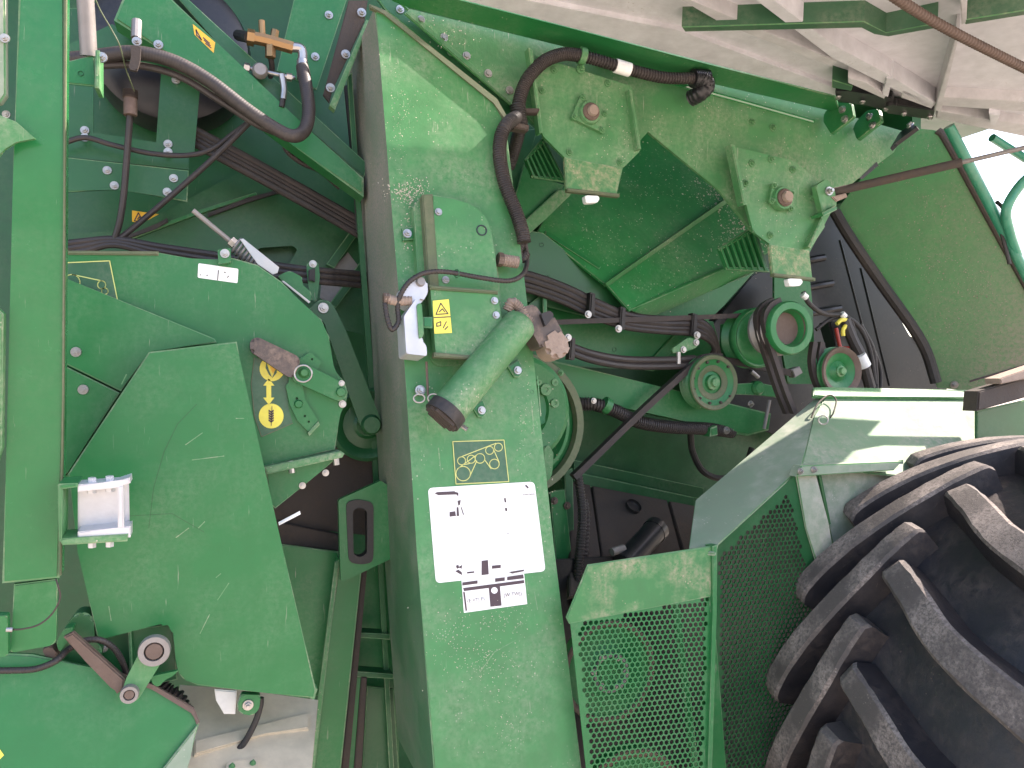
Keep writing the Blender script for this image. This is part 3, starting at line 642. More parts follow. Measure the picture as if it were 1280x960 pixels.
# ================================================================== lower left crank
i1 = T('crop_door', 'glossy green bulging door panel filling the bottom left corner below the crank', 'door panel', 120, 975, -.10)
ip = Pl((0, 860, -.08), (240, 890, -.06), (120, 975, -.10))
plate('sheet', rnd([(-15, 816), (40, 818), (112, 834), (190, 858), (241, 887), (249, 906), (234, 950), (222, 1000), (-15, 1000)], {4: 6}), ip, .03, M['green'], i1, bevel=.004)
fp = Pl((247, 890, -.045), (215, 985, -.11), (250, 930, -.0))
plate('folded_edge', [(150, 842), (191, 856), (243, 885), (250, 903), (246, 906), (240, 890), (190, 862), (150, 848)], ip.off(.005), .03, M['rust'], i1)
plate('edge_flange', [(247, 907), (238, 948), (226, 990), (190, 990), (205, 960)], ip.off(.014), .012, M['green_fender'], i1)
mark(i1, [(-5, 936), (0, 937), (5, 944), (0, 949), (-5, 948)], ip, M['yellow'], 'yellow_label')
cb = T('crank_casting', 'green cast bearing bracket at the end of the brown crank bar', 'casting', 95, 828, -.03)
plate('body', rnd([(68, 806), (84, 780), (95, 767), (108, 766), (117, 773), (118, 800), (128, 812), (122, 834), (60, 826)], 5), -.02, .05, M['green_clean_shaded'], cb, bevel=.006)
plate('collar', rnd([(70, 803), (80, 786), (92, 784), (86, 800), (74, 816)], 4), -.05, .03, M['green'], cb)
plate('lip', rnd([(52, 812), (64, 808), (72, 818), (70, 826), (60, 826)], 3), -.05, .03, M['rust'], cb)
plate('back_plate', [(110, 795), (150, 790), (215, 780), (222, 850), (190, 856), (112, 833)], .02, .01, M['green_clean_shaded'], cb)
bolt(cb, 129, 810, .018, 6); plate('web', [(160, 790), (164, 790), (166, 840), (162, 840)], .0, .02, M['green'], cb)
ck = T('crank_bar', 'flat rusty brown steel crank bar running diagonally at the lower left', 'bar', 160, 868, -.08)
plate('bar', [(79, 797), (91, 791), (156, 849), (154, 862), (146, 868), (140, 858), (106, 826)], -.09, .016, M['rust'], ck, bevel=.003)
lk = T('crank_link', 'short green link plate with steel bushings at both ends next to the crank bar', 'link', 165, 870, -.1)
plate('plate', rnd([(176, 812), (186, 796), (204, 800), (208, 818), (172, 876), (160, 880), (152, 868), (156, 852)], 6), -.10, .014, M['green_dusty'], lk)
for x, y, r in ((193, 813, 19), (162, 867, 11)):
    lathe('bushing', [(r * .6, 0), (r * .62, -6), (r * .95, -6), (r, -3), (r, 4)], x, y, -.105, M['steel_dull'], lk); lathe('pin', [(0, -5), (r * .5, -5), (r * .58, -2), (r * .58, 6)], x, y, -.105, M['rust'], lk)
plate('ear', rnd([(188, 846), (224, 838), (215, 846), (205, 850), (200, 858), (192, 858)], 4), -.06, .01, M['green'], lk)
tube('control_hose', [(-15, 838, -.09), (15, 838, -.09), (45, 836, -.09), (70, 826, -.1), (85, 812, -.07), (105, 801, -.06), (125, 800, -.06), (142, 810, -.05), (152, 825, -.04), (158, 842, -.03)], 4, M['hose'], None, corr=.08, pitch=.005, label='thin black control hose looping behind the brown crank bar', cat='hose')
tube('wire_loop', [(12, 787, -.27), (30, 786, -.28), (50, 780, -.28), (66, 766, -.28), (75, 748, -.28), (73, 734, -.28), (70, 724, -.27)], 1.1, M['dirt'], None, label='thin wire loop hanging from the bottom of the left post', cat='wire')
tube('ferrule', [(8, 787, -.275), (16, 787, -.275)], 3, M['steel'], None, label='small steel ferrule on the end of the thin wire loop', cat='ferrule')
tube('cable', [(326, 872, .03), (325, 884, .03), (318, 905, .03), (304, 930, .03), (285, 950, .03), (268, 975, .03)], 4, M['rubber'], None, label='black cable hanging below the bolted tab of the swing shield', cat='cable')
plate('white_tag', [(268, 862), (296, 864), (294, 893), (280, 893), (270, 876)], .04, .006, M['white'], None, label='white plastic tag under the lower edge of the swing shield', cat='tag')
tube('wire_bundle', [(200, 850, .06), (208, 862, .06), (222, 870, .06), (230, 885, .06)], 9, M['hose'], None, corr=.35, pitch=.02, label='short bundle of dusty black wires right of the crank link', cat='wires')
tube('cable', [(222, 985, .03), (232, 955, .03), (246, 946, .03), (252, 985, .03)], 7, M['rubber'], None, label='thick black cable bend at the bottom edge beside the corner door panel', cat='cable')

# ================================================================== upper left compartment
lathe('black_drum', [(0, -4), (40, -4), (80, -1), (93, 6), (97, 18), (97, 60), (0, 60)], 212, 55, .56, M['plastic'], None, seg=64, label='big round black plastic drum behind the diagonal beam at the top left', cat='drum')
br = T('window_bracket', 'green bracket plate with a square window in front of the black drum', 'bracket', 160, 250, .42)
wn = [(117, 72), (202, 82), (195, 178), (160, 172), (117, 166)]
holed('plate', [(76, 60), (140, 30), (250, 90), (250, 108), (243, 190), (236, 196), (236, 212), (80, 196)], [px_loop(wn, .42)], .42, .006, M['green_clean_shaded'], br)
plate('lower_plate', [(80, 196), (236, 213), (234, 252), (150, 236), (80, 240)], .405, .008, M['green_clean_shaded'], br)
bolts(br, .404, [(134, 213), (143, 232), (217, 223), (209, 240)], 5.5); bolts(br, .418, [(106, 163), (210, 180), (220, 100)], 5.5); bolt(br, 106, 172, .40, 5.5); bolt(br, 210, 190, .40, 5.5)
bd = T('diagonal_beam', 'green diagonal box beam with an amber warning label at the top left', 'beam', 440, 235, .36)
BD = .30
plate('face', [(160, -20), (196, -20), (270, 52), (380, 156), (455, 222), (455, 246), (360, 177), (250, 92), (142, 24)], BD, .07, M['green'], bd, bevel=.006)
wl = plate('warning_label', [(241, 30), (269, 53), (267, 66), (243, 43)], BD - .0012, .001, M['orange'], bd, bevel=0)
lines(wl, [[(245, 37), (252, 50), (246, 44), (245, 37)], [(254, 47), (262, 54)], [(255, 50), (263, 57)], [(257, 54), (264, 60)]], BD - .0012, M['ink'], 1.4, h=.0006)
bolt(bd, 198, 56, BD - .001, 6); tube('stud', [(171, 26, .26), (170, 48, .25)], 6, M['steel_dull'], bd)
plate('rear_fold', [(207, -20), (215, -20), (460, 205), (455, 222), (380, 156), (270, 52)], .34, .05, M['green_clean_shaded'], bd)
tube('gas_strut', [(105, -25, .0), (108, 20, .02), (111, 70, .04)], 10, M['steel_dull'], None, sides=16, label='dull grey strut tube at the very top beside the left post', cat='strut')
sb_ = T('strut_bracket', 'small green angle bracket with a bolt under the grey strut tube', 'bracket', 100, 108, .03)
plate('foot', [(81, 77), (118, 68), (120, 108), (81, 104)], .03, .006, M['green'], sb_); plate('ear', [(119, 62), (124, 62), (124, 110), (118, 109)], .0, .06, M['green_dusty'], sb_); bolt(sb_, 127, 72, .02, 7); lathe('hole', [(0, 1), (3, 1), (3, -1)], 101, 92, .0295, M['plastic'], sb_)
tube('bent_hose', [(70, 76, .22), (125, 70, .2), (170, 66, .18), (215, 76, .18), (260, 100, .18), (310, 138, .18), (348, 163, .18), (368, 170, .18), (381, 162, .2), (386, 140, .22), (383, 110, .24), (378, 84, .27)], 8.5, M['hose'], None, corr=.015, pitch=.006, sides=14, label='thick black hose arching from the left post to the brass valve', cat='hose')
tube('bent_hose', [(70, 88, .23), (125, 82, .21), (175, 82, .2), (225, 96, .2), (275, 126, .2), (320, 155, .2), (355, 170, .21)], 4.5, M['hose'], None, label='thinner black hose running just under the thick arching hose', cat='hose')
hc = T('hose_clamp', 'rusty strap clamp hanging on a stud around the arching black hoses', 'clamp', 168, 88, .15)
plate('strap', rnd([(163, 56), (176, 58), (175, 76), (171, 89), (160, 86), (164, 70)], 3), .155, .01, M['dirt'], hc); bolt(hc, 171, 52, .2, 6)
va = T('brass_valve', 'brass hydraulic valve with steel elbow fitting near the top of the compartment', 'valve', 345, 70, .30)
vy = .30
tube('body', [(310, 46, vy), (330, 50, vy), (352, 56, vy), (366, 60, vy)], 8, M['brass'], va, sides=8, smooth=False, n=2)
tube('end_nut', [(309, 46, vy), (318, 48, vy)], 10, M['brass'], va, sides=6, smooth=False); tube('side_port', [(338, 56, vy), (338, 72, vy)], 6.5, M['brass'], va, sides=6, smooth=False)
tube('bleeder', [(328, 44, vy), (327, 26, vy)], 4, M['brass'], va); tube('bleeder', [(342, 50, vy), (344, 38, vy)], 5, M['brass'], va, sides=6)
tube('elbow', [(362, 59, vy), (374, 60, vy), (378, 66, vy), (378, 80, vy)], 6, M['steel'], va); tube('crimp', [(378, 76, vy), (378, 98, vy - .01)], 7, M['steel'], va, sides=14)
tube('inlet_stub', [(298, 44, vy + .1), (312, 47, vy)], 7, M['rubber'], va)
gg = T('fitting_cluster', 'cluster of small round steel fittings and a tee below the brass valve', 'fitting', 325, 88, .3)
lathe('round_fitting', [(0, -5), (7, -5), (9.5, -1), (9.5, 5), (6, 8)], 325, 88, .3, M['steel_dull'], gg); tube('pipe', [(306, 84, .32), (360, 96, .3), (368, 97, .3)], 2.6, M['steel'], gg); tube('tee', [(352, 93, .3), (355, 110, .3), (354, 124, .3)], 4, M['steel'], gg); tube('nut', [(358, 96, .3), (365, 97, .3)], 5, M['steel'], gg, sides=6)
tube('nut', [(305, 84, .31), (312, 86, .31)], 6, M['steel'], gg, sides=6); tube('tail', [(354, 122, .3), (352, 134, .3)], 3.5, M['rubber'], gg)
tube('thin_hose', [(338, 70, .31), (340, 85, .33), (337, 100, .35), (334, 116, .4)], 3.5, M['hose'], None, label='thin hose with a white band dropping from the brass valve', cat='hose')
tube('hose_band', [(337.5, 96, .345), (335, 111, .38)], 4.2, M['white'], None, label='white band wrapped round the thin hose below the brass valve', cat='band')
rp = T('riser_panel', 'green riser panel with two steel bolts between brass valve and column top', 'panel', 400, 110, .55)
plate('sheet', [(372, -20), (440, -20), (396, 112), (346, 88)], .55, .01, M['green'], rp); bolts(rp, .549, [(411, 19), (394, 71), (372, 132)], 5.5)
af = T('angled_flange', 'pair of green angled flange strips beside the sloping top of the column', 'flange', 415, 135, .3)
plate('flange_plate', [(458, 24), (463, 26), (419, 137), (412, 131)], .28, .03, M['green_dusty'], af); plate('rear_web', [(436, 0), (460, 0), (456, 26), (416, 112), (412, 128), (404, 118)], .32, .01, M['dirt'], af)
bolts(af, .318, [(452, 16), (432, 68), (413, 110)], 6)
tube('black_pipe', [(434, 108, .42), (440, 170, .42), (446, 235, .42), (449, 290, .42)], 4.5, M['rubber'], None, label='black upright pipe running down behind the left side of the column', cat='pipe')
# hoses of the upper left compartment
tube('drop_hose', [(163, 120, .34), (162, 150, .34), (159, 190, .35), (155, 240, .36), (150, 275, .37), (143, 300, .38)], 4, M['hose'], None, label='black hose dropping straight down from the brown coupling in the bracket window', cat='hose')
cp_ = T('hose_coupling', 'brown dusty coupling hanging in the square window of the green bracket', 'coupling', 163, 145, .34)
tube('sleeve', [(163, 121, .335), (163, 144, .335)], 8, M['rust'], cp_, sides=14); tube('flare', [(163, 113, .335), (163, 118, .335), (163, 123, .335)], 9, M['dirt'], cp_, sides=14, corr=.2)
tube('diagonal_hose', [(325, 138, .36), (300, 165, .36), (262, 202, .36), (215, 244, .37), (170, 282, .38), (145, 302, .38)], 3.6, M['hose'], None, label='thin black hose slanting down left from the diagonal beam to the hose bundle', cat='hose')
tube('wavy_hose', [(76, 180, .38), (106, 172, .37), (140, 181, .37), (190, 192, .37), (235, 194, .37), (265, 186, .37), (290, 168, .37), (312, 152, .36)], 3.2, M['hose'], None, label='thin black hose crossing under the bracket window through two steel clamps', cat='hose')
for i, (dy, r) in enumerate(((-9, 4.5), (-3, 3.2), (3, 4), (10, 4.8))):
    tube('bundle_hose', [(225, 160 + dy * .8, .45 + i * .004), (265, 182 + dy, .45), (330, 217 + dy, .46), (400, 256 + dy, .47), (470, 296 + dy, .48)], r, M['hose'], None,
         label='%s of four parallel black hoses slanting down right towards the column' % ('topmost', 'second from top', 'third from top', 'lowest')[i], cat='hose', group='slanting hose bundle')
for i, (dy, r) in enumerate(((-6, 4.2), (1, 4.2), (8, 4.2))):
    tube('bundle_hose', [(70, 312 + dy, .40), (110, 306 + dy * .8, .39), (145, 302 + dy * .5, .38), (200, 313 + dy * .8, .38), (280, 326 + dy, .38), (350, 338 + dy, .36), (400, 344 + dy, .33), (470, 350 + dy, .42)], r, M['hose'], None,
         label='%s of three black hoses running level above the drum guard' % ('upper', 'middle', 'lower')[i], cat='hose', group='level hose bundle')
tube('curled_hose', [(368, 172, .42), (356, 178, .42), (360, 190, .42), (378, 204, .42), (400, 214, .43), (425, 235, .44)], 3.6, M['hose'], None, corr=.12, label='small curled black hose end below the thick hose bend', cat='hose')
plate('amber_label', [(165, 263), (207, 269), (206, 284), (165, 277)], .7185, .001, M['orange'], body, bevel=0)
al = bpy.data.objects['amber_label']
lines(al, [[(173, 266), (168, 276), (179, 277.5), (173, 266)], [(172, 274), (174, 271), (176, 274)], [(192, 277), (198, 273), (198, 280), (192, 277)]], .7185, M['ink'], 1.3, h=.0006)
plate('edge_trim', [(146, 298), (195, 281), (209, 272), (210, 278), (195, 286), (150, 302)], .64, .01, M['rubber'], body); plate('edge_trim', [(260, 266), (310, 247), (350, 236), (350, 241), (312, 252), (260, 271)], .64, .01, M['rubber'], body)

tube('thin_wire', [(116, -10, .1), (125, 12, .12), (140, 38, .14), (150, 58, .15), (158, 88, .2), (168, 114, .3)], .8, M['olive'], None, label='thin tan wire hanging from the top past the hose clamp', cat='wire')
for x, y, Y in ((677, 306, .439), (684, 347, .439), (768, 437, .499), (727, 443, .499), (845, 405, .499)): lathe('rivet_hole', [(0, .6), (2.2, .6), (2.6, -.2), (2.8, .8)], x, y, Y, M['plastic'], body, seg=12)
lathe('drain_hole', [(0, .6), (2.2, .6), (2.6, -.2), (2.8, .8)], 665, 490, CP.off(.0003), M['plastic'], colm, seg=12, axis=-CP.n)
# ================================================================== upper right side plate, bearings
SP = yp(.20)
sp = T('side_plate', 'dusty light green side plate spanning the upper right under the raised door', 'side plate', 850, 250, SP)
plate('sheet', [(500, 2), (513, 12), (720, 62), (1005, 131), (1045, 140), (1130, 164), (1118, 190), (1072, 224), (1052, 240), (1010, 320), (965, 305), (940, 288), (900, 238), (810, 164), (800, 176), (700, 190), (655, 140)], SP, .012, M['green_dusty'], sp)
tube('pressed_crease', [(745, 80, SP), (880, 114, SP), (1017, 152, SP)], 3.0, M['gloss_bead'], sp, n=4)
plate('slot', [(1074, 223), (1096, 202), (1098, 207), (1078, 224)], SP.off(.001), .001, M['plastic'], sp, bevel=0)
bolts(sp, SP, [(526, 25), (555, 47), (583, 70), (610, 92), (637, 113)], 5.5, 'f'); bolts(sp, SP, [(940, 153), (966, 160)], 5, 'g')
plate('seam_strip', [(512, 11), (656, 137), (652, 142), (506, 16)], SP.off(.004), .01, M['green_dusty'], sp)
tf = T('top_flange', 'bright green folded flange strip running along the top under the beige door', 'flange', 800, 85, .14)
TF = Pl((600, 20, .13), (1000, 120, .13), (800, 84, .18))
plate('strip', [(462, -30), (550, -6), (562, -3), (720, 37), (880, 79), (1044, 121), (1050, 141), (1005, 131), (800, 84), (720, 62), (512, 10), (490, 2)], TF, .012, M['green'], tf)
lf = T('sloping_flange', 'dark green sloping flange with bolts between column top and side plate', 'flange', 640, 140, .25)
plate('strip', [(470, -5), (500, 0), (513, 14), (656, 140), (640, 160), (625, 128), (482, 12)], .24, .012, M['green_clean_shaded'], lf); bolts(lf, .239, [(500, 12), (564, 65), (612, 104)], 5.5)
def bearing(name, lab, outline, skirt, sq, sh, bl, fl1, fl2, knob, Yp):
    t = T(name, lab, 'bearing plate', outline[-3][0], outline[-3][1], Yp)
    plate('plate', rnd(outline, 3), Yp, .01, M['green_dusty'], t)
    plate('edge_flange', fl1, Yp.off(.025), .03, M['green_dusty'], t); plate('edge_flange', fl2, Yp.off(.025), .03, M['green_dusty'], t)
    plate('skirt', skirt, Yp.off(.004), .012, M['green_band'], t)
    fl = plate('bearing_flange', rnd(sq, 3), Yp.off(.014), .014, M['green_dusty'], t)
    bolts(fl, Yp.off(.015), [(a * .82 + sh[0] * .18, b * .82 + sh[1] * .18) for a, b in sq[:1] + sq[1:2] + sq[2:3] + sq[3:4]], 4.5, 'g')
    lathe('bearing_ring', [(10, -4), (13.5, -4), (15, 0), (15, 6)], sh[0], sh[1], Yp.off(.016), M['green_dusty'], t)
    lathe('collar', [(0, -8), (9, -8), (11, -6), (11, 4)], sh[0], sh[1], Yp.off(.016), M['rust'], t)
    lathe('shaft_end', [(0, -13), (6, -13), (7, -11), (7, -4)], sh[0], sh[1], Yp.off(.016), M['mud'], t)
    bolts(t, Yp.off(.001), bl, 5, 'g')
    s0, s1 = skirt[-1], skirt[-2]
    plate('stop_bar', [(s0[0] + 2, s0[1] - 1), (s1[0] + 4, s1[1] - 1), (s1[0] + 4, s1[1] + 3), (s0[0] + 2, s0[1] + 3)], Yp.off(.01), .02, M['olive'], t)
    plate('white_knob', rnd([(knob[0] - 9, knob[1] - 5), (knob[0] + 10, knob[1] - 4), (knob[0] + 8, knob[1] + 4), (knob[0] - 7, knob[1] + 5)], 3), Yp.off(.014), .02, M['white'], t)
    return t
bearing('bearing_plate', 'dusty green bearing plate with rusty shaft end nearer the column', [(664, 68), (790, 108), (800, 172), (801, 188), (779, 210), (706, 197), (679, 170), (675, 158)],
        [(706, 196), (779, 210), (771, 243), (708, 236)], [(727, 117), (760, 142), (756, 167), (714, 147)], (737, 141), [(693, 88), (726, 85), (760, 104), (787, 138), (678, 113), (712, 190), (775, 203)],
        [(661, 59), (666, 62), (679, 165), (675, 166)], [(787, 111), (790, 113), (802, 186), (798, 186)], (740, 249), yp(.14))
bearing('bearing_plate', 'dusty green bearing plate with rusty shaft end below the raised door hinge', [(916, 183), (992, 201), (1020, 224), (1023, 246), (1031, 283), (1012, 312), (990, 317), (965, 307), (942, 290), (930, 245)],
        [(962, 305), (1012, 313), (1016, 348), (966, 342)], [(966, 228), (992, 240), (991, 264), (962, 252)], (978, 248), [(940, 204), (964, 199), (991, 212), (932, 229), (963, 294), (1010, 302), (1016, 246)],
        [(914, 180), (919, 181), (935, 255), (930, 256)], [(1028, 270), (1032, 283), (1014, 310), (1011, 308)], (994, 353), yp(.14))
# louvres: every slat is a part
def louvre(lab, quad, n, Yq):
    t = T('louvre', lab, 'louvre', quad[2][0], quad[2][1], Yq); a, b, c, d = [Vector(q) for q in quad]
    plate('frame', [tuple(a.lerp(d, -.06)), tuple(b.lerp(c, -.06)), tuple(b.lerp(c, .06)), tuple(a.lerp(d, .06))], Yq, .012, M['green'], t); plate('frame', [tuple(a.lerp(d, .92)), tuple(b.lerp(c, .92)), tuple(b.lerp(c, 1.04)), tuple(a.lerp(d, 1.04))], Yq, .012, M['green'], t)
    for i in range(n):
        u = (i + .3) / n; v = u + .34 / n
        plate('slat', [tuple(a.lerp(b, u)), tuple(a.lerp(b, v)), tuple(d.lerp(c, v)), tuple(d.lerp(c, u))], Yq.off(.004), .02, M['green'], t, bevel=.001)
    plate('dark_back', [tuple(a), tuple(b), tuple(c), tuple(d)], Yq.off(-.05), .004, M['green_dark'], t)
louvre('small green slatted louvre left below the bearing plate nearer the column', [(657, 200), (681, 174), (708, 226), (665, 221)], 6, yp(.24))
louvre('small green slatted louvre left below the bearing plate under the hinge', [(899, 312), (945, 285), (962, 338), (908, 336)], 7, yp(.27))

# conduit on the side plate
CY = .12
tube('conduit', [(724, 69, CY), (703, 68, CY), (680, 77, CY), (660, 98, CY), (650, 122, CY), (647, 145, CY)], 8.5, M['hose'], None, corr=.13, pitch=.0055, sides=14, label='black corrugated conduit curving over from the clip to the tee joint beside the column', cat='conduit')
tube('conduit', [(724, 69, CY), (750, 76, CY), (790, 88, CY), (830, 97, CY), (868, 98, CY)], 7.5, M['hose'], None, corr=.2, pitch=.0085, sides=14, label='black corrugated conduit with white band running right to the elbow', cat='conduit')
tube('conduit', [(648, 145, CY), (634, 155, CP.off(.022)), (626, 172, CP.off(.022)), (625, 198, CP.off(.022)), (632, 232, CP.off(.022)), (645, 265, CP.off(.022)), (653, 290, CP.off(.025)), (655, 303, CP.off(.025))], 9, M['hose'], None, corr=.13, pitch=.0055, sides=14, label='black corrugated conduit hanging down in front of the column right edge', cat='conduit')
tube('conduit', [(652, 150, CY + .01), (648, 168, CY + .05), (642, 190, CY + .1), (636, 208, CY + .14)], 8, M['hose'], None, corr=.13, sides=14, label='short black corrugated branch diving behind the column edge below the tee', cat='conduit')
te = T('tee_joint', 'black plastic tee joint with a strap where three conduits meet', 'tee joint', 650, 160, CY)
tube('body', [(647, 132, CY), (648, 145, CY), (650, 158, CY)], 10.5, M['rubber'], te, sides=14, corr=.1, pitch=.02); plate('strap', [(642, 152), (662, 156), (661, 163), (643, 160)], CY - .03, .03, M['dirt'], te); boxat('clip_block', V(663, 140, CY), RX * .02, FW * .012, UP * .006 + RX * .004, M['dirt'], te)
el = T('conduit_elbow', 'black plastic elbow ending the conduit below the beige door edge', 'elbow', 868, 125, CY)
tube('sleeve', [(866, 98, CY), (884, 99, CY)], 11.5, M['plastic'], el, sides=16, corr=.06, pitch=.015); tube('bend', [(876, 97, CY - .005), (884, 106, CY), (876, 116, CY + .01), (864, 123, CY + .04)], 10.5, M['plastic'], el, sides=16, corr=.06, pitch=.015)
tube('white_band', [(769, 82, CY - .0), (787, 87.5, CY)], 8.6, M['white'], None, sides=16, label='white paper band wrapped round the conduit below the door', cat='band')
cl = T('conduit_clip', 'green clip with a bolt holding the conduit above the first bearing plate', 'clip', 728, 85, .12); tube('loop', [(724, 69, CY), (731, 71, CY)], 10.5, M['green_dusty'], cl, sides=14); bolt(cl, 726, 86, .135, 6, 'g')
tube('harness_cable', [(655, 300, .06), (648, 314, .05), (652, 324, .05), (658, 316, .05)], 6, M['hose'], None, corr=.1, label='black taped cable bend just above the right brown connector', cat='cable')
tube('harness_cable', [(657, 305, .05), (659, 325, .05), (654, 342, CP.off(.06)), (636, 351, CP.off(.085)), (600, 347, CP.off(.09)), (560, 340, CP.off(.09)), (532, 341, CP.off(.09)), (512, 352, CP.off(.09)), (500, 370, CP.off(.08)), (497, 385, CP.off(.07)), (498, 402, CP.off(.07)), (490, 412, CP.off(.07)), (484, 398, CP.off(.07)), (481, 378, CP.off(.07))], 3.4, M['hose'], None, corr=.14, pitch=.007, label='thin twisted black cable crossing the sensor housing and looping at its left', cat='cable')
ringloop('zip_tie', 571, 342, CP.off(.09), 5, .9, M['green_clean_shaded'], None, (.5, 1), label='small green zip tie on the cable crossing the sensor housing', cat='zip tie')

# ================================================================== raised door overhead
FD = Pl((600, 5, .05), (1170, 150, .1), (1280, 0, -.5))
dr = T('raised_door', 'beige underside of the raised side door with ribs overhead at the upper right', 'door', 1100, 140, .1)
plate('skin', [(556, -6), (720, 36), (1044, 119), (1172, 147), (1352, 184), (1480, -150), (900, -320), (420, -130)], FD, .012, M['beige'], dr, ext=Vector((0, 0, .012)))
def rib(pts, h, mat, name='rib'): return plate(name, pts, FD.off(h), h, M[mat], dr, bevel=.002)
rib([(562, -4), (600, -12), (850, 38), (1050, 112), (1044, 119), (720, 36)], .012, 'beige', 'edge_band')
rib([(820, -18), (838, -10), (1046, 76), (1040, 84), (900, 28)], .035, 'beige_dark')
rib([(925, -14), (950, -14), (1040, 55), (1108, 92), (1168, 128), (1165, 136), (1040, 72)], .045, 'beige')
rib([(852, 34), (1080, 27), (1107, 42), (1172, 29), (1172, 35), (1110, 46), (1092, 43), (1078, 34), (856, 40)], .049, 'rib_green')
rib([(1206, 25), (1300, 10), (1300, 16), (1206, 31)], .049, 'rib_green')
rib([(1195, 44), (1199, 44), (1176, 140), (1168, 138)], .05, 'beige_dark')
rib([(1199, -20), (1210, -20), (1208, 28), (1202, 32)], .05, 'beige_dark')
rib([(1175, 121), (1300, 128), (1300, 141), (1172, 132)], .03, 'beige_dark'); rib([(1172, 138), (1300, 160), (1300, 175), (1170, 148)], .03, 'beige_dark')
rib([(1060, 97), (1084, 103), (1108, 120), (1105, 124), (1080, 112), (1060, 104)], .05, 'beige_dark', 'gusset'); rib([(1108, 98), (1116, 98), (1110, 122), (1102, 118)], .05, 'beige', 'gusset'); rib([(1128, 112), (1170, 130), (1164, 136), (1126, 122)], .045, 'beige_dark', 'gusset')
rib([(1040, 100), (1066, 108), (1064, 114), (1040, 110)], .04, 'rib_green', 'gusset'); rib([(1236, 142), (1250, 144), (1244, 158), (1238, 156)], .045, 'beige', 'gusset')
tube('stay_cable', [(1090, -22, FD.off(.09)), (1180, 34, FD.off(.09)), (1310, 100, FD.off(.09))], 6.5, M['rust'], None, corr=.25, pitch=.011, sides=12, label='twisted rusty steel stay cable crossing the door underside', cat='cable')
hg = T('door_hinge', 'black steel hinge bar with rivets under the edge of the raised door', 'hinge', 1100, 140, .08)
HG = FD.off(.03); 
plate('leaf', rnd([(1044, 113), (1062, 114), (1116, 122), (1118, 133), (1110, 137), (1045, 126)], 2), HG, .02, M['plastic'], hg); plate('leaf', rnd([(1112, 130), (1168, 138), (1166, 150), (1108, 142)], 2), HG.off(.003), .02, M['plastic'], hg)
lathe('pivot', [(0, -3), (6, -3), (6.5, 0), (6.5, 6)], 1114, 131, HG.off(.004), M['plastic'], hg, axis=-HG.n); bolts(hg, HG.off(.004), [(1048, 121), (1078, 127), (1107, 136), (1130, 142), (1162, 146)], 3.5, 'f')
for i, (pts, mt, bl, lab) in enumerate((([(1030, 141), (1046, 128), (1064, 129), (1067, 146), (1039, 168), (1029, 152)], 'green', [(1053, 137), (1056, 149)], 'dark green hinge bracket with two bolts furthest from the sky gap'),
                                 ([(1070, 152), (1084, 138), (1098, 136), (1101, 151), (1071, 175), (1066, 160)], 'green', [(1087, 146), (1091, 157)], 'dark green hinge bracket with two bolts in the middle of the hinge'),
                                 ([(1124, 166), (1138, 155), (1147, 158), (1120, 178), (1112, 186)], 'plastic', [(1138, 157)], 'black hinge bracket at the corner of the side plate nearest the sky gap'))):
    q = T('hinge_bracket', lab, 'bracket', pts[4][0], pts[4][1], .15); B = Pl((pts[0][0], pts[0][1], .19), (pts[2][0], pts[2][1], .10), (pts[4][0], pts[4][1], .16))
    plate('plate', rnd(pts, 2), B, .012, M[mt], q); bolts(q, B, bl, 5, 'f')

# ================================================================== right hand panels
RP = Pl((1047, 262, .50), (1170, 480, .42), (1275, 340, .18))
rpan = T('engine_side_panel', 'large green panel caked with brown dust at the right side', 'panel', 1190, 490, RP)
plate('sheet', rnd([(1046, 262), (1075, 225), (1115, 185), (1142, 160), (1172, 163), (1182, 176), (1290, 372), (1300, 470), (1212, 489), (1172, 485), (1150, 440), (1105, 352)], {4: 6}), RP, .015, M['green_muddy'], rpan)
plate('lower_seam', [(1212, 476), (1300, 450), (1300, 452), (1212, 478)], RP.off(.002), .002, M['ink'], rpan, bevel=0)
tube('rim_seal', [(1172, 163, RP), (1184, 178, RP), (1240, 280, RP), (1300, 388, RP)], 4.5, M['dirt'], rpan); bolt(rpan, 1193, 481, RP, 5)
tube('rubber_seal', [(1043, 264, .49), (1062, 296, .47), (1100, 352, .45), (1140, 408, .43), (1158, 440, .42), (1170, 478, .41)], 7, M['rubber'], None, label='thick black rubber seal along the slanting edge of the dusty side panel', cat='seal')
ec = T('engine_cover', 'black plastic engine cover with pressed ribs behind the pulleys', 'cover', 1090, 480, .6)
EC = Pl((1030, 280, .64), (1165, 480, .60), (960, 480, .66))
plate('sheet', [(880, 420), (940, 345), (1010, 310), (1040, 262), (1052, 268), (1175, 486), (1000, 560), (880, 500)], EC, .012, M['plastic'], ec)
for y, x in ((325, 1020), (357, 1030), (388, 1040)): tube('pressed_rib', [(x - 34, y + 5, EC.off(.004)), (x - 8, y, EC.off(.008)), (x + 10, y - 3, EC.off(.002))], 4.5, M['plastic'], ec)
for a, b in (((1050, 300), (1098, 482)), ((1076, 335), (1112, 482))): tube('pressed_edge', [(*a, EC.off(.001)), (*b, EC.off(.001))], 1.3, M['plastic'], ec)
plate('green_web', rnd([(968, 340), (1012, 345), (1016, 385), (1020, 480), (985, 480), (968, 380)], 4), .48, .01, M['green'], ec)
gs = T('gas_strut', 'dusty grey gas strut reaching right across the sky gap', 'gas strut', 1050, 240, .05)
tube('cylinder', [(1042, 240, .12), (1202, 203, -.1)], 5.5, M['dirt'], gs, sides=14); tube('rod', [(1200, 203.5, -.1), (1300, 180, -.25)], 3, M['steel_dull'], gs)
cv = T('strut_bracket', 'green clevis bracket bolted beside the bearing plate holding the gas strut', 'bracket', 1030, 265, .12)
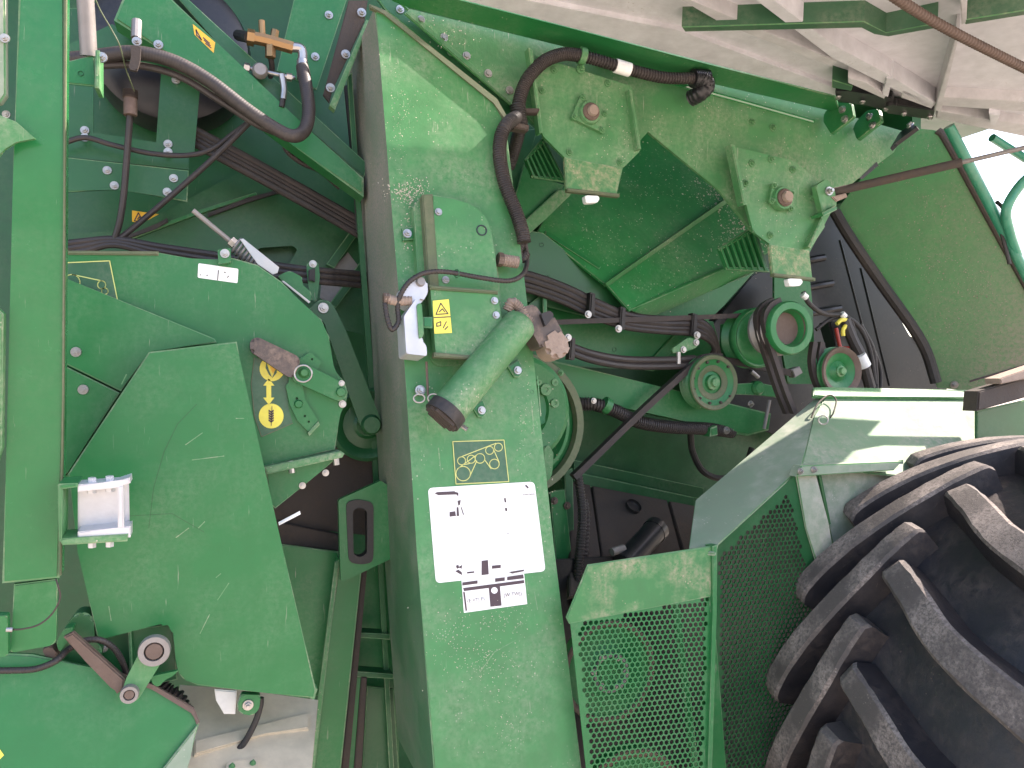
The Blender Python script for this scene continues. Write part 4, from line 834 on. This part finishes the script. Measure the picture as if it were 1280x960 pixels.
plate('cheek', rnd([(1020, 232), (1034, 223), (1044, 240), (1046, 258), (1029, 268), (1024, 250)], 2), .10, .02, M['green_dusty'], cv); plate('lower_cheek', [(1028, 266), (1046, 256), (1047, 262), (1030, 270)], .08, .05, M['green'], cv); bolt(cv, 1036, 239, .098, 6); plate('tongue', [(1040, 246), (1058, 241), (1060, 246), (1046, 252)], .095, .01, M['mud'], cv)
tube('handrail', [(1186, 158, .0), (1310, 396, .0)], 6.2, M['teal'], None, sides=14, label='long teal green handrail tube slanting down along the dusty side panel', cat='handrail')
tube('handrail', [(1300, 210, -.1), (1275, 232, -.06), (1258, 262, -.04), (1262, 290, -.02), (1272, 320, .0)], 6, M['teal'], None, sides=14, label='short bent teal handrail against the bright sky at the right edge', cat='handrail')
tube('handrail', [(1240, 172, .5), (1300, 210, .5)], 5, M['teal'], None, sides=12, label='distant pale teal rail just below the door in the sky gap', cat='handrail')
tube('blue_cable', [(1246, 252, .02), (1254, 262, .0), (1250, 280, .0), (1262, 330, .0)], 2.4, M['rubber'], None, label='thin dark cable tied beside the long handrail', cat='cable')

# ================================================================== pulleys and belts
def pulley(name, lab, px, py, Y, prof, mat='green', extra=()):
    t = T(name, lab, 'pulley', px, py, Y); lathe('sheave', prof, px, py, Y, M[mat], t, seg=56)
    for nm, pr_, mt, dy in extra: lathe(nm, pr_, px, py, Y + dy, M[mt], t, seg=48)
    return t
p0 = pulley('drive_sheave', 'largest green belt sheave half hidden behind the right edge of the column', 648, 531, .30,
            [(50, 10), (56, 12), (62, 8), (66, 0), (70, 0), (72, 10), (80, 12), (86, 2), (90, 2), (91, 6), (91, 16), (78, 26), (78, 34), (91, 46), (91, 52), (60, 52)],
            extra=[('rim_ring', [(79, 9), (81, 0), (90, 0), (91, 2)], 'olive', -.002), ('back_disc', [(0, 30), (78, 30)], 'green_dark', 0)])
lathe('inner_ring', [(36, 2), (40, -4), (62, -6), (68, -2), (70, 6)], 648, 512, .28, M['green'], p0, seg=56)
hub = lathe('hub_disc', [(0, 2), (30, 2), (34, 0), (36, 4)], 664, 500, .275, M['green'], p0)
for x, y, r in ((681, 487, 8), (692, 478, 5), (692, 504, 6), (672, 478, 4)): lathe('hub_boss', [(0, -4), (r * .3, -4), (r * .35, -5), (r * .9, -5), (r, -2), (r, 4)], x, y, .275, M['green_dusty'], p0, seg=20)
bolts(p0, .283, [(701, 466), (707, 525)], 4, 'g'); plate('belt_finger', rnd([(680, 560), (686, 556), (692, 566), (690, 595), (682, 604)], 3), .26, .02, M['green_dusty'], p0); 
GRV = lambda r, n, w: [q for i in range(n) for q in ((r, 4 + i * w), (r - 5, 4 + (i + .4) * w), (r - 5, 4 + (i + .6) * w), (r, 4 + (i + 1) * w))]
p1 = pulley('idler_pulley', 'green idler pulley with a ring of small holes in the middle of the belts', 893, 478, .30, [(0, 3), (9, 3), (10, 6), (16, 7), (21, 4), (27, 3), (31, 0), (34, 0), (35, 2)] + GRV(35, 3, 7) + [(33, 27), (0, 27)],
            extra=[('dust_ring', [(14, 5.4), (15, 4.6), (21, 3.2), (22, 3.6)], 'olive', 0), ('rim_dust', [(29, .6), (31, -.6), (34, -.8), (35, 1)], 'olive', 0), ('hub_nut', [(0, -4), (5, -4), (6, 0), (9, 1), (9, 4)], 'green_dusty', 0)])
for i in range(12):
    a = i * math.pi / 6 + .2; lathe('rivet', [(0, -1), (1.6, -1), (2, 2)], 893 + 26.5 * math.cos(a), 478 + 26.5 * math.sin(a), .302, M['dirt'], p1, seg=8)
p2 = T('double_pulley', 'green double drum pulley with a brown rusty recess and black belts round it', 'pulley', 990, 445, .2)
lathe('front_drum', [(0, 14), (20, 12), (22, 0), (24, -3), (32, -3), (34, 0), (34, 6)], 988, 410, .17, M['green'], p2, seg=56); lathe('recess', [(0, 13), (21, 11), (22.5, -1)], 988, 410, .169, M['rust'], p2, seg=48)
lathe('groove_drum', [(34, 6), (29, 12), (29, 17), (34, 22), (29, 28), (29, 33), (33, 38), (33, 42), (0, 42)], 988, 410, .17, M['steel_dull'], p2, seg=56)
lathe('rear_drum', [(0, 0), (30, 0), (33, 2), (36, 0), (38, 3), (38, 7), (31, 12), (31, 22), (38, 28), (0, 28)], 950, 422, .33, M['green'], p2, seg=56)
plate('drum_bracket', rnd([(905, 405), (917, 402), (916, 446), (903, 446)], 1), .42, .02, M['green'], p2); bolts(p2, .419, [(918, 412), (919, 448)], 4)
p3 = pulley('idler_pulley', 'green and rust brown idler pulley at the right above the fender', 1053, 464, .18, [(0, 4), (6, 3), (10, 6), (13, 8), (17, 5), (22, 4), (27, 1), (30, 0), (31, 2)] + GRV(31, 2, 6) + [(0, 18)],
            extra=[('rust_ring', [(23, 3), (27, .2), (30, -.8), (31, 1.5)], 'rust', 0), ('hub_nut', [(0, -3), (4, -3), (5, 1), (7, 2), (7, 6)], 'green_dusty', 0)])
belt('drive_belt', [(716, 596, .34), (729, 584, .34), (800, 515, .34), (864, 457, .34), (880, 446, .34), (900, 446, .34)], 7.5, M['belt'], None, depth=.03, n=3, label='black drive belt slanting from the largest sheave up to the middle idler pulley', cat='belt')
belt('drive_belt', [(650, 407, .36), (700, 403, .36), (820, 399, .37), (945, 394, .37)], 6, M['belt'], None, depth=.03, n=3, label='long level black drive belt running left from the double pulley', cat='belt')
belt('drive_belt', [(890, 448, .40), (930, 455, .40), (985, 466, .40)], 8, M['belt'], None, depth=.03, n=3, label='short black drive belt passing between middle idler and double pulley', cat='belt')
for i, (dx, lab) in enumerate(((0, 'nearer'), (-9, 'farther'))):
    yy = .19 + i * .035
    belt('vee_belt', [(992 + dx, 516, yy), (980 + dx, 486, yy), (968 + dx, 450, yy), (958 + dx, 418, yy), (955 + dx, 396, yy), (962 + dx, 382, yy), (974 + dx, 375, yy)], 6.5, M['belt'], None, depth=.02, n=5, label='%s of two black vee belts wrapped down the left of the double pulley' % lab, cat='belt', group='belts on the double pulley')
for i, (dx, lab) in enumerate(((0, 'left'), (9, 'right'))):
    belt('vee_belt', [(1017 + dx, 428, .22), (1014 + dx, 450, .22), (1017 + dx, 470, .22), (1024 + dx, 488, .22)], 7, M['belt'], None, depth=.02, n=4, label='%s of two black belts hanging between double pulley and right idler' % lab, cat='belt', group='belts at the right idler')
ta = T('belt_tensioner', 'green belt tensioner bar with a boss behind the middle idler pulley', 'tensioner', 945, 485, .40)
plate('bar', [(920, 480), (948, 478), (975, 484), (974, 497), (948, 494), (920, 493)], .40, .02, M['green'], ta); lathe('boss', [(0, -4), (6, -4), (9, 0), (9, 8)], 948, 485, .395, M['green'], ta); tube('rod', [(962, 500, .38), (955, 536, .38)], 2.2, M['steel_dull'], ta); bolts(ta, .42, [(938, 505), (972, 494)], 4.5); tube('pin', [(939, 464, .36), (948, 472, .36)], 2.6, M['steel'], ta)
# hose bundles right of the column
for i, (dy, r) in enumerate(((-8, 4.2), (-1, 4.6), (6, 3.6), (12, 3.8))):
    tube('bundle_hose', [(640, 347 + dy, .40), (665, 352 + dy, .40), (705, 366 + dy, .39), (745, 385 + dy, .38), (785, 400 + dy * .8, .37), (830, 405 + dy * .8, .37), (865, 406 + dy * .9, .37), (884, 414 + dy * .8, .37), (893, 428 + dy * .5, .38), (895 - dy * .5, 446, .40)], r, M['hose'], None,
         label='%s of four black hoses curving right below the green trough' % ('topmost', 'second from top', 'third from top', 'lowest')[i], cat='hose', group='hoses below the trough')
for i, dy in enumerate((-4, 4)):
    tube('bundle_hose', [(712, 436 + dy, .30), (740, 446 + dy, .30), (780, 453 + dy, .32), (830, 454 + dy, .34), (868, 452 + dy, .36)], 4.6, M['hose'], None, label='%s of the pair of black hoses running right above the green frame rail' % ('upper', 'lower')[i], cat='hose', group='hoses above the frame rail')
for x, y, lab in ((741, 380, 'black strap clamp with a bolt on the trough hoses nearer the column'), (779, 398, 'black strap clamp on the trough hoses where the level belt crosses'), (869, 406, 'black strap clamp on the trough hoses next to the middle idler'), (716, 436, 'black strap clamp at the left start of the hose pair above the rail')):
    q = T('hose_strap', lab, 'strap', x, y + 12, .34); plate('band', [(x - 2, y - 15), (x + 4, y - 13), (x + 3, y + 14), (x - 4, y + 13)], .345 if x > 720 else .27, .03, M['rubber'], q, bevel=.004); bolt(q, x - 6 if x < 800 else x + 2, y + 13 if x > 720 else y - 14, .34 if x > 720 else .27, 5, 'f')
hs = T('hose_bracket', 'small green L bracket with bolts beside the hose bend left of the middle idler', 'bracket', 855, 435, .36); plate('plate', rnd([(840, 436), (860, 422), (872, 424), (872, 434), (856, 440), (842, 442)], 2), .345, .012, M['green_dusty'], hs); bolts(hs, .344, [(870, 428), (854, 437)], 4.5, 'f'); tube('peg', [(848, 440, .34), (848, 455, .34)], 3, M['steel'], hs)
tw = T('gusset_tab', 'small dark triangular green tab below the hoses right of the column', 'tab', 675, 392, .42); plate('web', [(660, 382), (680, 366), (680, 394), (668, 392)], .42, .01, M['green_dark'], tw); plate('edge', [(679, 365), (684, 366), (684, 398), (679, 396)], .40, .03, M['green'], tw)
tube('corrugated_hose', [(725, 505, .38), (745, 506, .36), (770, 514, .36), (800, 528, .37), (840, 534, .38), (885, 536, .40), (915, 540, .42)], 8.5, M['hose'], None, corr=.16, pitch=.008, sides=14, label='thick black corrugated hose sagging under the green frame rail', cat='hose')
cl2 = T('hose_clip', 'green clip round the corrugated hose under the frame rail', 'clip', 757, 513, .35); tube('loop', [(754, 505, .355), (761, 509, .355)], 10.5, M['green'], cl2, sides=14); bolt(cl2, 742, 501, .33, 4, 'f')
cl3 = T('hose_clip', 'dark green clip near the far end of the corrugated hose', 'clip', 894, 540, .4); plate('loop', [(889, 535), (897, 532), (898, 544), (888, 546)], .36, .04, M['green'], cl3, bevel=.004); bolt(cl3, 908, 538, .39, 5)
tube('vertical_hose', [(722, 590, .36), (726, 620, .35), (728, 650, .34), (724, 700, .33), (720, 760, .32)], 6, M['hose'], None, corr=.18, pitch=.008, label='black corrugated hose dropping beside the column right edge', cat='hose')
tube('vertical_hose', [(730, 625, .38), (733, 650, .37), (730, 700, .36), (724, 760, .35)], 5, M['hose'], None, corr=.2, pitch=.012, label='braided dark cable dropping behind the corrugated hose beside the column', cat='cable')
tube('coiled_hose', [(863, 540, .6), (866, 565, .6), (880, 590, .6), (905, 598, .6), (930, 585, .6), (940, 560, .6)], 4, M['rubber'], None, label='dark hose coil in the deep bay behind the fender', cat='hose')
bx = T('filter_canister', 'glossy black canister lying on the brown boards between column and guards', 'canister', 800, 700, .34)
tube('body', [(780, 706, .30), (818, 664, .36)], 15, M['plastic'], bx, sides=20); tube('end_cap', [(817, 665, .36), (822, 660, .37)], 16, M['plastic'], bx, sides=20); tube('clamp', [(765, 690, .30), (780, 685, .31)], 5, M['steel_dull'], bx)
# wiring by the engine
wj = T('wiring_loom', 'tangle of black wiring with yellow and red clips beside the right idler pulley', 'wiring', 1065, 480, .40)
tube('cable', [(1004, 365, .36), (1012, 380, .36), (1030, 392, .36), (1055, 395, .36), (1075, 410, .36), (1088, 440, .36), (1094, 480, .36)], 3, M['rubber'], wj); tube('cable', [(1056, 400, .36), (1066, 425, .35), (1078, 450, .34), (1088, 485, .34)], 7, M['hose'], wj); tube('cable', [(1020, 412, .38), (1040, 398, .37), (1062, 398, .36), (1070, 425, .36)], 2.4, M['rubber'], wj)
tube('cable', [(1075, 405, .37), (1092, 440, .37), (1096, 490, .37)], 3, M['rubber'], wj); tube('cable', [(1084, 420, .38), (1100, 460, .38), (1100, 495, .38)], 2.4, M['rubber'], wj)
plate('control_box', rnd([(1036, 402), (1062, 400), (1066, 430), (1046, 436)], 4), .40, .05, M['plastic'], wj, bevel=.006); tube('yellow_clip', [(1046, 405, .35), (1052, 400, .35), (1060, 402, .35), (1054, 412, .35), (1054, 420, .35)], 2.6, M['yellow'], wj); tube('red_strip', [(1045, 410, .35), (1050, 434, .35)], 2.4, M['red'], wj); tube('red_strip', [(1050, 434, .36), (1064, 434, .36)], 1.2, M['red'], wj)
tube('white_band', [(1074, 444, .33), (1081, 458, .33)], 8, M['white'], wj, sides=14); tube('clip', [(1003, 368, .355), (1008, 372, .355)], 4, M['white'], wj); lathe('red_cap', [(0, -3), (4, -3), (4, 3)], 1082, 472, .37, M['red'], wj, seg=12); tube('clip', [(1052, 392, .355), (1056, 396, .355)], 4, M['white'], wj)
plate('drop_tie', [(990, 462), (1000, 458), (1004, 466), (994, 472)], .4, .03, M['steel_dull'], wj)

# ================================================================== perforated guards and fender
def perforated(name, outline, area, Y, pitch, hole, mat, parent):
    p = pl(Y); u = Vector((0, 0, 1)).cross(p.n).normalized(); v = p.n.cross(u); o = p.at(*area[0])
    A = [((p.at(*q) - o).dot(u), (p.at(*q) - o).dot(v)) for q in area]
    def inside(x, y):
        c = False
        for i in range(len(A)):
            (x1, y1), (x2, y2) = A[i - 1], A[i]
            if (y1 > y) != (y2 > y) and x < (x2 - x1) * (y - y1) / (y2 - y1) + x1: c = not c
        return c
    holes = []; xs = [a[0] for a in A]; ys = [a[1] for a in A]; j = 0; y = min(ys)
    while y < max(ys):
        x = min(xs) + (pitch / 2 if j % 2 else 0)
        while x < max(xs):
            if all(inside(x + dx, y + dy) for dx, dy in ((hole, 0), (-hole, 0), (0, hole), (0, -hole))):
                holes.append([o + u * (x + hole * math.sin(i * math.pi / 3)) + v * (y + hole * math.cos(i * math.pi / 3)) for i in range(6)])
            x += pitch
        y += pitch * .866; j += 1
    return holed(name, outline, holes, p, .003, mat, parent)
G1 = Pl((735, 706, -.12), (893, 682, -.15), (800, 960, -.17))
g1 = T('perforated_guard', 'bright green perforated belt guard with a dusty solid top band right of the column', 'guard', 800, 1000, G1)
perforated('perforated_sheet', [(712, 770), (891, 737), (893, 760), (886, 1010), (738, 1010)], [(718, 778), (888, 744), (886, 760), (880, 1005), (742, 1005)], G1, .0130, .0057, M['green'], g1)
plate('top_band', [(735, 706), (893, 682), (894, 745), (712, 780), (708, 772)], G1.off(.003), .006, M['green_band'], g1)
gx = V(893, 682, G1); plate('side_flange', [(891, 683), (897, 681), (896, 760), (889, 1010), (884, 1010), (891, 760)], G1.off(.012), .04, M['green'], g1)
plate('inner_stay', [(840, 740), (848, 740), (880, 1010), (872, 1010)], G1.off(-.06), .01, M['green'], g1)
q = pulley('guarded_pulley', 'green pulley with a pale ring seen through the perforated guard', 762, 840, .02, [(0, 0), (16, 0), (20, -3), (24, 0), (40, 6), (56, 4), (60, 0), (64, 2), (64, 14), (56, 22), (0, 22)], 'green',
           [('pale_ring', [(20, -5), (21, -6), (24, -6), (25, -3)], 'steel_dull', 0), ('rim_dust', [(56, 1), (58, -1.5), (62, -1.5), (64, 0)], 'rust', 0)])
for i in range(6):
    a = i * math.pi / 3; bolt(q, 762 + 20 * math.cos(a), 840 + 20 * math.sin(a), .0, 4)
pulley('guarded_pulley', 'green pulley rim at the bottom edge seen through the perforated guard', 790, 1010, .02, [(0, 0), (40, 4), (62, 4), (68, 0), (74, 2), (74, 16), (0, 20)], 'green', [('rim_dust', [(62, 2), (66, -1.5), (72, -1.5), (74, 1)], 'rust', 0)])
plate('guard_shade_sheet', [(690, 700), (870, 690), (905, 640), (1000, 575), (1040, 592), (1040, 1030), (690, 1030)], .34, .01, M['plastic'], body)  # black sheet added so the guard holes read as shaded
G2 = Pl((893, 690, -.085), (1000, 600, -.085), (900, 960, -.075))
g2 = T('perforated_guard', 'dark green perforated guard sheet half hidden behind the tyre', 'guard', 950, 1000, G2)
perforated('perforated_sheet', [(892, 686), (1000, 588), (1012, 660), (1040, 760), (1040, 1010), (900, 1010), (893, 800)], [(897, 696), (988, 612), (1003, 680), (1030, 780), (1030, 1000), (906, 1000), (897, 800)], G2, .0138, .0062, M['green_dark'], g2)
plate('edge_strut', [(996, 594), (1020, 590), (1036, 655), (1044, 700), (1020, 700), (1008, 660)], G2.off(.008), .006, M['green_fender'], g2)
plate('bottom_web', [(888, 800), (896, 800), (912, 1010), (888, 1010)], G2.off(.02), .02, M['green'], g2)
plate('side_sheet', [(1022, 590), (1130, 575), (1130, 720), (1045, 700)], G2.off(-.02), .006, M['green_fender'], g2)
tube('rod', [(1024, 594, G2.off(.0)), (1036, 655, G2.off(.0))], 2.5, M['green_clean_shaded'], g2)
fd = T('fender', 'pale dusty green fender sheets above the perforated guards with a sunlit top', 'fender', 1000, 690, -.05)
F2 = Pl((1036, 486, .18), (1220, 492, .18), (1060, 580, -.06)); F1 = Pl((1036, 486, .18), (869, 625, .06), (1003, 582, -.07))
plate('top_sheet', [(1037, 488), (1222, 494), (1240, 520), (1240, 560), (1180, 600), (1002, 583), (1018, 521)], F2, .006, M['fender_top'], fd)
plate('side_sheet', [(1036, 483), (869, 625), (860, 690), (893, 692), (897, 679), (1002, 583), (1018, 521)], F1, .006, M['green_fender'], fd)
plate('rear_flange', [(1017, 484), (1034, 484), (1222, 487), (1222, 497), (1038, 495), (1017, 494)], F2.off(.012), .012, M['green_dusty'], fd)
plate('front_fold', [(1002, 582), (1128, 577), (1118, 588), (996, 596)], G2.off(.03), .03, M['green_fender'], fd); bolts(fd, G2.off(.031), [(1000, 589), (1017, 587)], 4.5)
tube('tie_wire', [(1014, 522, F1.off(.004)), (1022, 505, F1.off(.02)), (1036, 494, F2.off(.02)), (1045, 500, F2.off(.02)), (1042, 515, F2.off(.012)), (1038, 522, F2.off(.01))], 1, M['dirt'], None, label='thin wire tied through the fold of the dusty fender', cat='wire')
ringloop('split_ring', 1029, 525, F2.off(.02), 6, 1, M['steel'], None, (1, .9), label='small steel split ring on the fold of the dusty fender', cat='ring')
fb = T('step_bracket', 'dirty dark steel step bracket above the tyre at the right edge', 'bracket', 1250, 510, -.05)
plate('channel', [(1224, 489), (1300, 466), (1300, 492), (1222, 514)], -.06, .05, M['dirt'], fb, bevel=.004); plate('top_lip', [(1250, 473), (1300, 456), (1300, 470), (1252, 480)], -.08, .05, M['mud'], fb); plate('green_web', [(1222, 514), (1300, 496), (1300, 550), (1222, 550)], -.02, .01, M['green_clean_shaded'], fb)

# ================================================================== tyre
TC = Vector((2.041, 0, .4925)); TR = .771; YF, YN = -.10, -.84; YC = -.42
wh = link('tractor_wheel', None, None, None, 'big black tractor tyre with dusty chevron lugs in the lower right corner', 'wheel'); wh.location = (TC.x, YC, TC.z - TR); ORG[wh] = wh.location.copy()
bm = bmesh.new(); prof = []
base = TR - .068
def tread_r(y): return base - .06 * abs((y - YC) / .37) ** 3
for i in range(25):
    y = YF + (YN - YF) * i / 24; prof.append((tread_r(y), y))
prof = [(.42, YF - .12), (.55, YF - .02), (.63, YF + .01)] + prof + [(.63, YN - .01), (.55, YN + .02), (.42, YN + .12), (.40, YC), (.42, YF - .12)]
seg = 96; rings = [[bm.verts.new((TC.x + r * math.cos(2 * math.pi * i / seg), y, TC.z + r * math.sin(2 * math.pi * i / seg))) for i in range(seg)] for r, y in prof]
for a, b in zip(rings, rings[1:]):
    for i in range(seg): bm.faces.new((a[i], a[(i + 1) % seg], b[(i + 1) % seg], b[i]))
mk('tyre_carcass', bm, M['tyre'], wh, smooth=True)
def lug_mesh(name, ctr, w0, w1):
    pts = cr([Vector((a, y, 0)) for a, y in ctr], 6); bm = bmesh.new(); rings = []; n = len(pts)
    def S(th, y, r): a = R(th); return Vector((r * math.cos(a), y - YC, r * math.sin(a) + TR))
    for i, p in enumerate(pts):
        top = TR - .03 * abs((p.y - YC) / .4) ** 3; bot = tread_r(p.y) - .012
        f = i / (n - 1); endk = min(1, min(f, 1 - f) * n / 1.2)
        c = S(p.x, p.y, top); t = (S(pts[min(i + 1, n - 1)].x, pts[min(i + 1, n - 1)].y, top) - S(pts[max(i - 1, 0)].x, pts[max(i - 1, 0)].y, top)).normalized()
        rad = Vector((math.cos(R(p.x)), 0, math.sin(R(p.x)))); s = t.cross(rad).normalized()
        wt = w0 + (w1 - w0) * f; wb = wt + .016; pr_ = top - bot; jit = lambda k: random.uniform(-k, k)
        tp = c - rad * (.014 * (1 - endk))
        rings.append([bm.verts.new(x) for x in (c - rad * pr_ - s * wb, tp - rad * .007 - s * (wt + .004 + jit(.001)), tp - s * (wt - .003 + jit(.0015)), tp + s * (wt - .003 + jit(.0015)), tp - rad * .007 + s * (wt + .004 + jit(.001)), c - rad * pr_ + s * wb)])
    for a, b in zip(rings, rings[1:]):
        for k in range(5):
            q = bm.faces.new((a[k], a[k + 1], b[k + 1], b[k])); q.material_index = 0 if k in (1, 2, 3) else 1; q.smooth = True
    bm.faces.new(rings[0][::-1]); bm.faces.new(rings[-1]); bmesh.ops.recalc_face_normals(bm, faces=bm.faces)
    me = bpy.data.meshes.new(name); bm.to_mesh(me); bm.free(); me.materials.append(M['lug']); me.materials.append(M['tyre']); me.set_sharp_from_angle(angle=R(28)); return me
far = lug_mesh('far_lug', [(6, YF + .02), (-2, YF - .03), (-18, -.245), (-28, -.295), (-34, -.32)], .027, .025)
near = lug_mesh('near_lug', [(1.2, -.325), (5.5, -.42), (11.5, -.545), (17, -.74), (20, YN - .03)], .026, .040)
for i in range(18):
    for me, t0 in ((far, 165), (near, 139)):
        o = link('lug', me, None, wh); a = R(t0 + 20 * i)
        # rotate about the wheel axis (local origin sits at the tyre's foot)
        o.matrix_local = Matrix.Translation((0, 0, TR)) @ Matrix.Rotation(-a, 4, 'Y') @ Matrix.Translation((0, 0, -TR))

# ================================================================== loose chaff
bm = bmesh.new()
def flakes(cx, cy, sx, sy, n, plane, smin=.002, smax=.006):
    for _ in range(n):
        x = random.gauss(cx, sx); y = random.gauss(cy, sy); p = pl(plane).off(.0015 + random.random() * .002); c = p.at(x, y)
        a = p.n.orthogonal().normalized(); a.rotate(__import__('mathutils').Quaternion(p.n, random.random() * 6.28)); b = p.n.cross(a); s = random.uniform(smin, smax); wd = s * random.uniform(.25, .7)
        t = p.n * random.uniform(-.0012, .0015)
        bm.faces.new([bm.verts.new(q) for q in (c + a * s + t, c + b * wd, c - a * s - t, c - b * wd)])
flakes(905, 232, 20, 16, 330, tA, .0015, .0055); flakes(935, 275, 16, 18, 330, tB, .0015, .0055); flakes(925, 305, 22, 16, 160, tB, .0015, .004)
flakes(860, 215, 40, 26, 110, tA, .001, .004); flakes(850, 300, 50, 40, 90, tB, .001, .004); flakes(760, 260, 40, 40, 40, tA, .001, .003)
mk('chaff', bm, M['chaff'], label='loose pale straw chaff lying in the green trough', cat='chaff', kind='stuff')
bm = bmesh.new(); flakes(1195, 330, 30, 70, 240, RP, .0008, .0035); flakes(1225, 400, 30, 40, 220, RP, .0008, .003); flakes(1150, 240, 20, 30, 60, RP, .0008, .003)
mk('chaff', bm, M['mud'], label='loose dirt crumbs stuck to the dusty right side panel', cat='dirt', kind='stuff')
bm = bmesh.new(); flakes(510, 240, 14, 9, 220, CP, .001, .003); flakes(512, 275, 5, 18, 60, CP, .001, .003)
mk('chaff', bm, M['chaff'], label='fine chaff gathered above the sensor housing on the column', cat='chaff', kind='stuff')
bm = bmesh.new()
for cx, cy, sx, sy, n in ((605, 820, 26, 26, 260), (560, 790, 14, 22, 90), (640, 770, 18, 12, 70), (500, 150, 8, 40, 120), (640, 905, 16, 22, 60), (530, 120, 30, 40, 60), (655, 520, 8, 40, 70), (690, 600, 4, 60, 40)): flakes(cx, cy, sx, sy, n, CP, .0006, .0018)
mk('chaff', bm, M['chaff'], label='fine pale dust specks scattered over the front of the column', cat='dust', kind='stuff')
bm = bmesh.new()
for cx, cy, sx, sy, n in ((765, 160, 16, 30, 60), (970, 280, 25, 25, 70), (1060, 190, 30, 20, 60), (560, 45, 20, 12, 60), (900, 170, 60, 30, 40)): flakes(cx, cy, sx, sy, n, SP.off(.0605 if cx in (765, 970) else .001), .0006, .0022)
mk('chaff', bm, M['chaff'], label='pale dust flecks on the bearing plates and side plate', cat='dust', kind='stuff')
